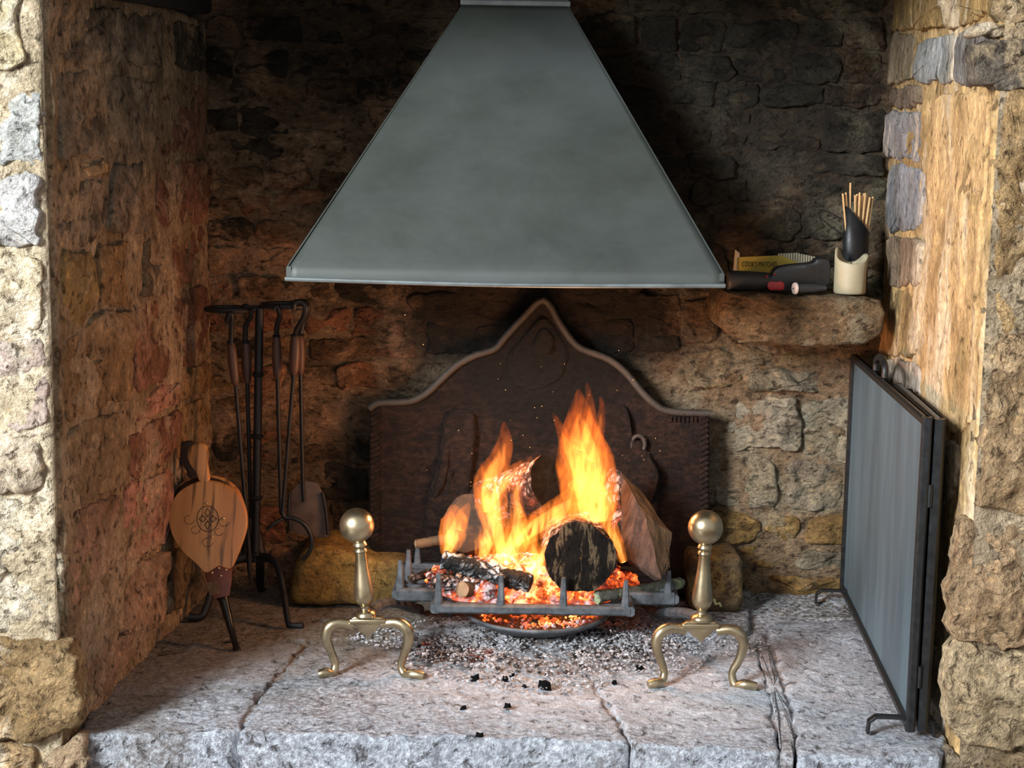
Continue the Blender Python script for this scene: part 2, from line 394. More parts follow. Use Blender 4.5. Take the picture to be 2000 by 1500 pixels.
def flame_mat(name, strength, col, thr, sz=(1, 1, .32)):
    m = M(name)
    v = m.vmul(m.pos(), sz)
    n = m.noise(v, 46, 4, .58, 1.6)
    k = m.math('MULTIPLY', m.mr(n, thr, thr+.22, .06, 1.0, True), strength)
    sz_ = m.t.nodes.new('ShaderNodeSeparateXYZ'); m.t.links.new(m.pos(), sz_.inputs[0])
    up = m.mr(sz_.outputs[2], .20, .50)
    k = m.math('MULTIPLY', k, m.mr(up, 0, 1, 1.0, .42))
    e = m.n('Emission', {'Color': m.mix(up, col, (1, col[1]*.62, col[2]*.4, 1)), 'Strength': k})
    m.t.links.new(e, m.out.inputs['Volume'])
    return m.mat
MAT['flame'] = flame_mat('orange_flame', 40, (1, .25, .03, 1), .37)
MAT['flame_core'] = flame_mat('yellow_flame_core', 95, (1, .38, .075, 1), .34)

# ------------------------------------------------------------------ masonry
rnd = random.Random(7)
def fr(p, s=1.0, o=4):  # fractal noise about 0
    return noise.fractal(p*s, 1.0, 2.1, o)
class Plane:
    def __init__(s, O, U, V):
        s.O = Vector(O); s.U = Vector(U).normalized(); s.V = Vector(V).normalized(); s.N = s.U.cross(s.V).normalized()
    def at(s, u, v, h=0): return s.O+s.U*u+s.V*v+s.N*h
    def px(s, x, y):
        p = PL(x, y, s.O, s.N)-s.O
        return (p.dot(s.U), p.dot(s.V))
BACKY = 3.50
PB = Plane((0, BACKY, 0), (1, 0, 0), (0, 0, 1))                          # normal -Y
PLW = Plane((-.78, 2.50, 0), (.06, 1.0, 0), (0, 0, 1))                   # left wall, normal +X
PRW = Plane((.87, BACKY, 0), (-.075, -1.0, 0), (0, 0, 1))                # right wall, normal -X
PLF = Plane((-.78, 2.50, 0), (1, 0, 0), (0, 0, 1))
PRF = Plane((.795, 2.50, 0), (1, 0, 0), (0, 0, 1))
PF = Plane((0, 0, 0), (1, 0, 0), (0, 1, 0))                              # floor, normal +Z
for q, want in ((PB, (0, -1, 0)), (PLW, (1, 0, 0)), (PRW, (-1, 0, 0)), (PLF, (0, -1, 0)), (PF, (0, 0, 1))):
    assert q.N.dot(Vector(want)) > .9, (q.N, want)

def chaikin(pts, k=2, c=.22):
    for _ in range(k):
        out = []
        for i, p in enumerate(pts):
            q = pts[(i+1) % len(pts)]
            out += [(p[0]*(1-c)+q[0]*c, p[1]*(1-c)+q[1]*c), (p[0]*c+q[0]*(1-c), p[1]*c+q[1]*(1-c))]
        pts = out
    return pts
def stone(poly, pl, mat, parent, color, prot=.012, rough=.006, gap=.006, res=.014, depth=.03, edge=.008, wob=.006, name='stone', seed=0, corner=.16, side_rough=0.0, freq=9.0, strat=(1, 1, 1), tool=False):
    tilt = (rnd.uniform(-6, 6), rnd.uniform(-6, 6)) if not side_rough else (0, 0)
    us = [p[0] for p in poly]; vs = [p[1] for p in poly]
    cu, cv = sum(us)/len(us), sum(vs)/len(vs)
    w, h = max(us)-min(us), max(vs)-min(vs)
    su, sv = max(.3, 1-2*gap/max(w, .01)), max(.3, 1-2*gap/max(h, .01))
    pts = chaikin([(cu+(a-cu)*su, cv+(b-cv)*sv) for a, b in poly], 2, corner)
    # resample the outline
    per = []
    for i, p in enumerate(pts):
        q = pts[(i+1) % len(pts)]; L = math.hypot(q[0]-p[0], q[1]-p[1])
        k = max(1, int(round(L/res)))
        for j in range(k): per.append((p[0]+(q[0]-p[0])*j/k, p[1]+(q[1]-p[1])*j/k))
    n = len(per)
    out = []
    for a, b in per:
        P3 = pl.at(a, b)
        out.append((a+wob*(fr(P3+Vector((seed, 3.3, 0)), 12, 3)+.5*fr(P3+Vector((seed, 1, 7)), 45, 3)), b+wob*(fr(P3+Vector((9.1, seed, 4)), 12, 3)+.5*fr(P3+Vector((2, seed, 6)), 45, 3))))
    m = min(w, h)
    e = min(edge/max(m/2, .001), .4)
    K = max(3, int(m/2/res))
    rings = [(1.0, -depth, 0)]
    ns = max(1, int(depth/(res*1.2))) if side_rough else 1
    for i in range(1, ns): rings.append((1.0, -depth+(depth+prot-edge)*i/ns, 1))
    rings += [(1.0, prot-edge, 1), (1-e*.35, prot-edge*.3, 1), (1-e, prot, 1)]
    for i in range(1, K+1): rings.append(((1-e)*(1-i/K), prot, 1))
    V, Fc = [], []
    for s, hh, act in rings:
        for i, (a, b) in enumerate(out):
            u, v = cu+(a-cu)*s, cv+(b-cv)*s
            P3 = pl.at(u, v, hh)
            if act:
                q3 = Vector((P3.x*strat[0], P3.y*strat[1], P3.z*strat[2]))
                d = rough*(fr(q3+Vector((seed*1.7, 0, 0)), freq, 5)*1.2+.55*fr(q3, freq*4.5, 4)+.5*(.4-abs(fr(q3+Vector((seed, 2, 2)), freq*2.2, 3)))+tilt[0]*(a-cu)+tilt[1]*(b-cv))
                P3 = P3+pl.N*d
                if side_rough and s > 1-e*.5:
                    k = side_rough*(fr(P3+Vector((0, 5, seed)), 16, 4)+(.9*fr(Vector((P3.x*9, P3.y*9, P3.z*1.6+seed)), 8, 3) if tool else 0))
                    dirv = (pl.U*(a-cu)+pl.V*(b-cv)).normalized()
                    P3 = P3+dirv*k
            V.append(P3)
    R = len(rings)
    for r in range(R-1):
        for i in range(n):
            Fc.append((r*n+i, r*n+(i+1) % n, (r+1)*n+(i+1) % n, (r+1)*n+i))
    o = mesh_obj(name, V, Fc, mat, parent, True, pl.at(cu, cv, 0))
    me = o.data
    bm = bmesh.new(); bm.from_mesh(me); bmesh.ops.remove_doubles(bm, verts=bm.verts, dist=2e-4); bm.to_mesh(me); bm.free()
    o.color = tuple(color[:3])+(1,)
    return o
def slabgrid(name, pl, u0, u1, v0, v1, mat, res=.02, amp=.006, base=0.0, thick=.12, color=(.3, .2, .1)):
    nu, nv = max(2, int((u1-u0)/res)), max(2, int((v1-v0)/res))
    V = []
    for j in range(nv+1):
        for i in range(nu+1):
            u, v = u0+(u1-u0)*i/nu, v0+(v1-v0)*j/nv
            p = pl.at(u, v)
            V.append(pl.at(u, v, base+amp*(fr(p, 8, 5)+.5*fr(p, 34, 4))))
    Fc = [(j*(nu+1)+i, j*(nu+1)+i+1, (j+1)*(nu+1)+i+1, (j+1)*(nu+1)+i) for j in range(nv) for i in range(nu)]
    k = len(V)
    cs = [(0, 0), (nu, 0), (nu, nv), (0, nv)]
    for (i, j) in cs:
        V.append(pl.at(u0+(u1-u0)*i/nu, v0+(v1-v0)*j/nv, base-thick))
    Fc.append((k+3, k+2, k+1, k))
    Fc.append(tuple([k, k+1]+[i for i in range(nu, -1, -1)]))
    Fc.append(tuple([k+2, k+3]+[nv*(nu+1)+i for i in range(nu+1)]))
    Fc.append(tuple([k+1, k+2]+[j*(nu+1)+nu for j in range(nv, -1, -1)]))
    Fc.append(tuple([k+3, k]+[j*(nu+1) for j in range(nv+1)]))
    o = mesh_obj(name, V, Fc, mat, None, True)
    o.color = tuple(color[:3])+(1,)
    o['kind'] = 'structure'
    return o

def pick(cols, j=.12):
    c = rnd.choice(cols); k = 1+rnd.uniform(-j, j)
    return (c[0]*k, c[1]*k*(1+rnd.uniform(-.04, .04)), c[2]*k)
def rows(pl, wall, mat, table, cols, prot=(.001, .014), rough=.011, gap=.003, jit=7, **kw):
    """table: (y top left, y top right, y bottom left, y bottom right, [x breaks]) in picture points on this wall"""
    for t0, t1, b0, b1, xs in table:
        for i in range(len(xs)-1):
            a, b = xs[i], xs[i+1]
            def Y(l, r, x): return l+(r-l)*(x-xs[0])/(xs[-1]-xs[0])
            j = lambda: rnd.uniform(-jit, jit)
            P = [(a+j(), Y(b0, b1, a)+j()), ((a+b)/2+j(), Y(b0, b1, (a+b)/2)+j()), (b+j(), Y(b0, b1, b)+j()),
                 (b+j(), Y(t0, t1, b)+j()), ((a+b)/2+j(), Y(t0, t1, (a+b)/2)+j()), (a+j(), Y(t0, t1, a)+j())]
            stone([pl.px(*q) for q in P], pl, mat, wall, pick(cols), rnd.uniform(*prot), rough, gap*rnd.uniform(.6, 1.5), seed=rnd.uniform(0, 50), edge=.005, wob=.010, res=.011, strat=(.7, 1, 1.7), corner=.12, **kw)
def polys(pl, wall, mat, lst, prot=.010, rough=.006, gap=.004, umin=-9, umax=9, **kw):
    for P, c in lst:
        stone([(min(max(u, umin), umax), v) for u, v in (pl.px(*q) for q in P)], pl, mat, wall, pick([c], .06), prot*rnd.uniform(.6, 1.4), rough, gap, seed=rnd.uniform(0, 50), **kw)

# ---- back wall
wall_back = slabgrid('wall_back', PB, -.95, 1.05, -.1, 1.62, MAT['back_wall'], .011, .010, .007, .15, (.31, .225, .145))
dk, br, rd, oc, gn = (.085, .070, .050), (.22, .14, .08), (.34, .165, .095), (.36, .23, .115), (.14, .125, .08)
left_rows = [
    (-40, -40, 30, 26, [395, 520, 640, 760, 905]), (36, 30, 92, 88, [400, 470, 600, 720, 840, 900]),
    (98, 92, 150, 146, [398, 455, 560, 690, 790, 880]), (152, 150, 205, 200, [400, 495, 600, 700, 830]),
    (212, 212, 266, 262, [400, 470, 622, 720, 790]), (270, 268, 322, 322, [400, 440, 560, 690, 760]),
    (326, 326, 372, 370, [404, 450, 520, 616, 720]), (376, 374, 424, 422, [402, 468, 534, 640, 700]),
    (428, 426, 480, 480, [402, 500, 590, 680]), (484, 484, 534, 534, [402, 480, 580, 660]),
    (540, 540, 588, 590, [402, 412, 466, 560, 650, 760]), (594, 596, 650, 650, [402, 480, 590, 690, 800, 900]),
    (655, 655, 705, 700, [404, 500, 600, 720, 820, 900]), (710, 706, 770, 760, [406, 470, 560, 650, 740, 860]),
    (776, 770, 830, 830, [408, 500, 600, 720, 820]), (836, 836, 905, 900, [408, 480, 570, 670, 730]),
    (910, 906, 985, 980, [410, 500, 600, 720]), (990, 986, 1060, 1060, [405, 480, 560, 650, 730]), (1066, 1066, 1150, 1150, [400, 520, 640, 760])]
for r in left_rows[:5]:
    rows(PB, wall_back, MAT['back_wall'], [r], [dk, dk, br, oc])
for r in left_rows[5:11]:
    rows(PB, wall_back, MAT['back_wall'], [r], [dk, br, oc, br, rd])
for r in left_rows[11:]:
    rows(PB, wall_back, MAT['back_wall'], [r], [br, rd, rd, oc, dk])
rows(PB, wall_back, MAT['back_wall'], [
    (566, 566, 620, 620, [800, 900, 1010, 1100, 1200, 1300]), (625, 625, 690, 690, [830, 930, 1060, 1150, 1240, 1330])], [dk, dk, br])
right_rows = [
    (-40, -40, 30, 30, [1110, 1230, 1330, 1450, 1560, 1730]), (34, 36, 100, 100, [1130, 1250, 1330, 1415, 1570, 1650, 1730]),
    (104, 104, 160, 165, [1160, 1240, 1330, 1430, 1540, 1640, 1730]), (166, 168, 205, 212, [1190, 1300, 1400, 1480, 1600, 1728]),
    (210, 214, 300, 300, [1210, 1320, 1400, 1470, 1600, 1728]), (304, 304, 345, 350, [1250, 1340, 1440, 1580, 1728]),
    (352, 352, 400, 400, [1270, 1350, 1420, 1460, 1560, 1640, 1728]), (404, 404, 470, 470, [1300, 1380, 1430, 1560, 1650, 1728]),
    (474, 474, 530, 535, [1330, 1420, 1540, 1640, 1728]), (535, 535, 575, 575, [1300, 1420, 1560, 1728]),
    (580, 580, 660, 665, [1250, 1330, 1412])]
for r in right_rows: rows(PB, wall_back, MAT['back_wall'], [r], [gn, gn, dk, br], jit=9, prot=(.002, .022))
gr, gw, gy = (.34, .30, .23), (.42, .38, .31), (.33, .215, .08)
polys(PB, wall_back, MAT['back_wall'], [
    ([(1395, 715), (1500, 712), (1640, 722), (1640, 676), (1480, 672), (1400, 668)], (.30, .23, .13)),
    ([(1335, 760), (1450, 756), (1452, 700), (1400, 675), (1330, 690)], (.26, .20, .11)),
    ([(1456, 765), (1560, 762), (1650, 768), (1650, 724), (1458, 716)], gr),
    ([(1652, 770), (1740, 770), (1740, 690), (1652, 690)], gr),
    ([(1392, 880), (1480, 875), (1560, 880), (1570, 830), (1555, 772), (1392, 768)], gw),
    ([(1562, 900), (1650, 905), (1740, 905), (1740, 776), (1566, 774)], gw),
    ([(1392, 985), (1450, 990), (1520, 985), (1525, 900), (1480, 884), (1392, 886)], gr),
    ([(1530, 985), (1570, 1000), (1640, 992), (1650, 912), (1560, 890), (1530, 905)], gw),
    ([(1392, 1060), (1470, 1062), (1490, 1010), (1440, 994), (1392, 994)], gy),
    ([(1478, 1062), (1560, 1050), (1570, 1006), (1500, 1000)], gy),
    ([(1566, 1060), (1660, 1060), (1660, 1000), (1580, 1006)], (.38, .25, .10)),
    ([(1440, 1110), (1540, 1108), (1560, 1068), (1440, 1068)], gy),
    ([(1546, 1112), (1660, 1116), (1660, 1066), (1566, 1064)], gr),
    ([(1440, 1165), (1560, 1168), (1660, 1168), (1660, 1122), (1440, 1116)], gy)], prot=.014, rough=.016, edge=.006, wob=.010, res=.010, corner=.12)
# the ledge stone that juts out of the back wall
LEDGE_Y = 3.23
PLEDGE = Plane((0, LEDGE_Y, 0), (1, 0, 0), (0, 0, 1))
stone([PLEDGE.px(*q) for q in [(1412, 640), (1450, 668), (1560, 674), (1690, 676), (1726, 650), (1728, 590), (1690, 582), (1560, 578), (1425, 574), (1412, 600)]],
      PLEDGE, MAT['back_wall'], wall_back, (.30, .20, .11), .0, .010, .0, .011, BACKY-LEDGE_Y+.02, .009, .007, 'ledge_stone', 4, .07, .003)
LEDGE_Z = PLEDGE.at(0, PLEDGE.px(1570, 577)[1]).z

# ---- left wall (faces right) and left jamb front (faces the room)
wall_left = slabgrid('wall_left', PLW, 0.012, 1.05, -.1, 1.33, MAT['left_wall'], .011, .007, .004, .05, (.43, .32, .21))
lr, lo, lg, lp = (.34, .18, .12), (.40, .26, .13), (.22, .18, .135), (.52, .28, .205)
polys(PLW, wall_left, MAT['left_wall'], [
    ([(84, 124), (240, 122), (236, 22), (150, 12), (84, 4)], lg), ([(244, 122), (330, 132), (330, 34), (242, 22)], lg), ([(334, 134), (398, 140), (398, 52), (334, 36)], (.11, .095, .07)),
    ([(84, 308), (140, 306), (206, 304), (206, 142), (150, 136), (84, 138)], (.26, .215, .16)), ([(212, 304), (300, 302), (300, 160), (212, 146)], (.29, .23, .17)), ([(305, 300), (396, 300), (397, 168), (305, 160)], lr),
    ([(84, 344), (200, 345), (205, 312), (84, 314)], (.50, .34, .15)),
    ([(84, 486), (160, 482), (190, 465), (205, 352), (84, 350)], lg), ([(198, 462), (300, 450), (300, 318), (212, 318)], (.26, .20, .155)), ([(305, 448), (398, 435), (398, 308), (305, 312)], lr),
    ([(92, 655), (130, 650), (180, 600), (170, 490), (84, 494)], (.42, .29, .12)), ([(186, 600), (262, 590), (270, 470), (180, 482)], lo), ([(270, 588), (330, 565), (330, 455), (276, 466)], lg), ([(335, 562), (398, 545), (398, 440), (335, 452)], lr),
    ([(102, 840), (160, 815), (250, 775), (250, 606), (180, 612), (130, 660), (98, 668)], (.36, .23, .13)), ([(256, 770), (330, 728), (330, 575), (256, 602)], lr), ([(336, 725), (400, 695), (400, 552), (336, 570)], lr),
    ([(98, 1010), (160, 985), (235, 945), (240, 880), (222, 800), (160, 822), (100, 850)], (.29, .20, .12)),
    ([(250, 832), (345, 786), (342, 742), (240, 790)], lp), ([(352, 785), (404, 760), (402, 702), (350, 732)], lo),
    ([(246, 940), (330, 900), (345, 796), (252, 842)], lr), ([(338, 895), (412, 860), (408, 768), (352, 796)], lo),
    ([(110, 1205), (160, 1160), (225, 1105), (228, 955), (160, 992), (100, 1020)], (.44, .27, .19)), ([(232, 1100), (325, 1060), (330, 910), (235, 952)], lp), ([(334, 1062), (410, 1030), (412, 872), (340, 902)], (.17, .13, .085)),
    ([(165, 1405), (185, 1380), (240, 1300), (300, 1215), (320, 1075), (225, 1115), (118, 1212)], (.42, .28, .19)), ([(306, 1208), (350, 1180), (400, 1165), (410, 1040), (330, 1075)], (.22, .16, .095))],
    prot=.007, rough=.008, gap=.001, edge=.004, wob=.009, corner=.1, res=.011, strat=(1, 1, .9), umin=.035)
wall_left_front = slabgrid('wall_left_front', PLF, -1.2, -.004, -.45, 1.62, MAT['left_front'], .011, .010, .007, .05, (.76, .65, .48))
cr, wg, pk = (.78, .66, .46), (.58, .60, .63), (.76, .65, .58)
XL = -170
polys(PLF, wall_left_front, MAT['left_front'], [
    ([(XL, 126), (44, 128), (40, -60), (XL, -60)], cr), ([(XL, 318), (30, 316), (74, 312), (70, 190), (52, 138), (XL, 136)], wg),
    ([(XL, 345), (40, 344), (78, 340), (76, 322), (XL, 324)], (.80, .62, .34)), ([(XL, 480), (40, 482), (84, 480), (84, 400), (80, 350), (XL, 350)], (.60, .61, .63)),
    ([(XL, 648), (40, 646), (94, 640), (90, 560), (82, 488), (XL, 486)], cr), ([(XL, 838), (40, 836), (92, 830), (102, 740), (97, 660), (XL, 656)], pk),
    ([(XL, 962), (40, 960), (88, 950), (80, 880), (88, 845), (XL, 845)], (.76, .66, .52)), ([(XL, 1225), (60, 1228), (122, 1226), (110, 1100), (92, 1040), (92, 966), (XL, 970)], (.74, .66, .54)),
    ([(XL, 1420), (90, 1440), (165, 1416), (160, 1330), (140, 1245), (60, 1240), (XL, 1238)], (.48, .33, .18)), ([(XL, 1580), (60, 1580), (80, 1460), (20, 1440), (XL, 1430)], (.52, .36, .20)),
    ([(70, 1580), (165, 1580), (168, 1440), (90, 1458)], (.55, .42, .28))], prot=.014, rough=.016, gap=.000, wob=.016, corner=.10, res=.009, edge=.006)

# ---- right wall (faces left) and right jamb front
wall_right = slabgrid('wall_right', PRW, -.05, 1.0, -.1, 1.62, MAT['right_wall'], .011, .008, .001, .05, (.62, .42, .20))
gl, gry = (.70, .47, .23), (.33, .33, .34)
polys(PRW, wall_right, MAT['right_wall'], [
    ([(1730, 60), (1790, 56), (1790, -40), (1730, -40)], (.36, .24, .10)), ([(1796, 60), (1930, 40), (1930, -40), (1796, -40)], (.44, .29, .12)),
    ([(1734, 165), (1786, 160), (1788, 66), (1734, 70)], (.28, .22, .15)), ([(1794, 158), (1864, 164), (1872, 66), (1800, 82)], gry), ([(1870, 164), (1935, 170), (1935, 60), (1878, 64)], (.26, .25, .24)),
    ([(1736, 210), (1800, 206), (1800, 168), (1734, 172)], (.22, .17, .12)),
    ([(1736, 312), (1812, 316), (1818, 230), (1790, 214), (1738, 220)], gry),
    ([(1738, 452), (1796, 455), (1812, 330), (1738, 322)], (.30, .32, .35)),
    ([(1806, 830), (1880, 850), (1915, 830), (1936, 500), (1940, 182), (1830, 180), (1814, 420)], gl),
    ([(1738, 560), (1800, 560), (1802, 466), (1738, 460)], (.34, .26, .18)), ([(1738, 690), (1796, 700), (1800, 570), (1738, 568)], (.40, .27, .13)),
    ([(1740, 800), (1790, 830), (1800, 830), (1800, 710), (1740, 700)], (.46, .40, .33)), ([(1740, 1000), (1830, 1000), (1870, 960), (1880, 860), (1800, 840), (1740, 830)], (.52, .45, .38)),
    ([(1740, 1230), (1810, 1250), (1860, 1260), (1866, 1010), (1740, 1008)], (.42, .42, .42)), ([(1700, 1330), (1790, 1460), (1846, 1462), (1860, 1270), (1740, 1240)], (.40, .40, .40))],
    prot=.008, rough=.005, gap=.001, edge=.004, wob=.010, corner=.1, res=.010, strat=(1, 1, .6), umax=.965)
wall_right_front = slabgrid('wall_right_front', PRF, .004, 1.2, -.45, 1.62, MAT['right_front'], .011, .010, .006, .05, (.66, .53, .37))
XR = 2170
polys(PRF, wall_right_front, MAT['right_front'], [
    ([(1935, 36), (XR, 40), (XR, -70), (1930, -70)], (.40, .27, .13)), ([(1890, 68), (1990, 66), (2010, 40), (1890, 44)], (.80, .70, .55)), ([(2014, 66), (XR, 66), (XR, 44), (2016, 42)], (.70, .60, .45)),
    ([(1900, 160), (1960, 172), (XR, 165), (XR, 74), (1905, 74)], (.25, .22, .18)),
    ([(1944, 640), (1990, 650), (XR, 640), (XR, 176), (1950, 176)], (.72, .50, .25)), ([(1895, 985), (1930, 1000), (XR, 1010), (XR, 648), (1940, 648), (1922, 830)], (.66, .48, .27)),
    ([(1852, 1240), (1940, 1260), (XR, 1250), (XR, 1022), (1930, 1012), (1870, 1010)], (.72, .52, .31)), ([(1848, 1440), (1930, 1462), (XR, 1450), (XR, 1262), (1930, 1270), (1852, 1250)], (.68, .52, .35)),
    ([(1838, 1590), (1900, 1590), (1905, 1490), (1840, 1470)], (.44, .35, .26)), ([(1908, 1590), (XR, 1590), (XR, 1462), (1912, 1475)], (.42, .31, .19))], prot=.014, rough=.015, gap=.001, wob=.014, corner=.10, res=.009, edge=.006)

# ---- hearth
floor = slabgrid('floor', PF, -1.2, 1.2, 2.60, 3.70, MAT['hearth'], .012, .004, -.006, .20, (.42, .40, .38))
hg, hb = (.40, .415, .44), (.30, .28, .27)
slabs = [
    ([(150, 1438), (300, 1436), (462, 1430), (505, 1355), (600, 1255), (400, 1252), (240, 1300), (170, 1400)], (.60, .66, .74)),
    ([(470, 1436), (680, 1436), (900, 1442), (1230, 1452), (1190, 1390), (1150, 1325), (1050, 1262), (800, 1256), (608, 1256), (515, 1355)], (.56, .61, .68)),
    ([(1238, 1456), (1400, 1462), (1520, 1470), (1500, 1350), (1470, 1255), (1250, 1256), (1062, 1262), (1158, 1325), (1200, 1390)], (.52, .56, .62)),
    ([(1526, 1474), (1552, 1476), (1545, 1395), (1515, 1300), (1488, 1235), (1470, 1235), (1502, 1345)], (.44, .40, .38)),
    ([(1558, 1478), (1700, 1480), (1838, 1482), (1860, 1300), (1790, 1210), (1495, 1212), (1525, 1300), (1552, 1395)], (.60, .66, .74)),
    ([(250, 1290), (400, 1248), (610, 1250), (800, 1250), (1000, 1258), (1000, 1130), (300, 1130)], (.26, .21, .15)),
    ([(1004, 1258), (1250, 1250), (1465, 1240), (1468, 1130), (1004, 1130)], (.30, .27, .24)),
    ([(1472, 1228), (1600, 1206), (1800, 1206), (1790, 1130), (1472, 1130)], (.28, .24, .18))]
for i, (P, c) in enumerate(slabs):
    front = i < 5
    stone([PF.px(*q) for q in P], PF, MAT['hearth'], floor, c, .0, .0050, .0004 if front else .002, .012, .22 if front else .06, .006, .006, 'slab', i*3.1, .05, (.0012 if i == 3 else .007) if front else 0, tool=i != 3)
room_floor = MB().box((0, -2.5, -.30), (0, 2.62, -.30), 8, .1).build('floor_room', MAT['room_floor'])
room_floor['kind'] = 'structure'

upper = slabgrid('wall_upper', Plane((0, 2.50, 0), (1, 0, 0), (0, 0, 1)), -1.98, 1.995, 1.60, 2.5, MAT['left_front'], .03, .012, .0, .12, (.55, .45, .30))
# ---- sooty lintel and the closed top of the recess
ceil = MB()
ceil.box((0, 2.35, 1.62), (0, 3.7, 1.62), 2.6, .08)
ceil = ceil.build('ceiling', MAT['soot']); ceil['kind'] = 'structure'
lint = MB().box((-1.3, 2.62, 1.56), (1.3, 2.62, 1.56), .26, .22).build('trim_1', MAT['soot'], bevel=.01); lint['kind'] = 'structure'
lb = MB()
a, b = PY(150, -3, 2.62), PY(396, 28, 3.49)
lb.prism([(-1.1, 2.52, a.z), (-.70, 2.52, a.z), (-.70, 3.49, b.z), (-1.1, 3.49, b.z)], (0, 0, .17))
lb = lb.build('trim_2', MAT['soot'], bevel=.01); lb['kind'] = 'structure'

# ------------------------------------------------------------------ hood
def make_hood():
    YB, YT = 2.92, 3.30
    bl, brr = PY(560, 545, YB), PY(1413, 560, YB)
    zb = (bl.z+brr.z)/2; xl, xr = bl.x, brr.x
    tl, tr = PY(903, 10, YT), PY(1110, 10, YT); zt = (tl.z+tr.z)/2
    root = thing('fireplace_hood', 'tall grey steel smoke hood tapering up to its flue above the fire', 'hood', ((xl+xr)/2, 3.2, zb))
    lip = .026
    def wavy(n, p0, p1):
        return [Vector(p0).lerp(Vector(p1), i/n) for i in range(n+1)]
    # front sheet as a slightly dented grid
    n, mrows = 40, 44
    prof = [(0, 0), (.004, 0), (.010, 0), (.016, .0006), (.021, .002), (.026, .0045)]       # a short upright skirt that rolls into the slope
    V = []
    def edge(s, h, y):
        bx, tx = ((xl, tl.x), (xr, tr.x))[s]
        t = max(0, (h-.026)/(zt-zb-.026))
        return Vector((bx+(tx-bx)*t, YB+y+(YT-YB-.0045)*t, zb+h))
    for j in range(mrows):
        prof.append((.026+(zt-zb-.026)*(j+1)/mrows, .0045))
    for h, y in prof:
        a, b = edge(0, h, y), edge(1, h, y)
        for i in range(n+1):
            p = a.lerp(b, i/n)
            p.y += .004*fr(p+Vector((2, 0, 0)), 3.5, 3)*math.sin(math.pi*i/n)*min(1, h*20)
            p.z -= .004*math.sin(math.pi*i/n)*max(0, 1-h*30)
            V.append(p)
    Fq = [(j*(n+1)+i, j*(n+1)+i+1, (j+1)*(n+1)+i+1, (j+1)*(n+1)+i) for j in range(len(prof)-1) for i in range(n)]
    fp = mesh_obj('front_panel', V, Fq, MAT['hood'], root)
    fp.modifiers.new('sheet', 'SOLIDIFY').thickness = .003
    for s, (bx, tx) in enumerate(((xl, tl.x), (xr, tr.x))):
        q = [(bx, YB, zb+lip), (tx, YT, zt), (tx, BACKY-.02, zt), (bx, BACKY-.02, zb+lip)]
        MB().prism(q, (.003 if s == 0 else -.003, 0, 0)).build('side_panel', MAT['hood'], root, False)
    for bx in (xl+.004, xr-.004):
        MB().box((bx, YB, zb+lip/2), (bx, BACKY-.02, zb+lip/2), .01, lip).build('side_lip', MAT['hood'], root)
    MB().tube([(xl-.003, YB-.003, zb+.001), ((xl+xr)/2, YB-.003, zb-.004), (xr+.003, YB-.003, zb+.001)], .0045, 8, 8).build('rolled_edge', MAT['hood_edge'], root)
    f = MB().prism([(tl.x, YT, zt), (tr.x, YT, zt), (tr.x, BACKY-.03, zt), (tl.x, BACKY-.03, zt)], (0, 0, .25))
    f.build('flue', MAT['hood'], root, False)
    MB().box((tl.x-.004, YT-.002, zt+.004), (tr.x+.004, YT-.002, zt+.004), .008, .012).build('flue_collar', MAT['hood_edge'], root)
make_hood()

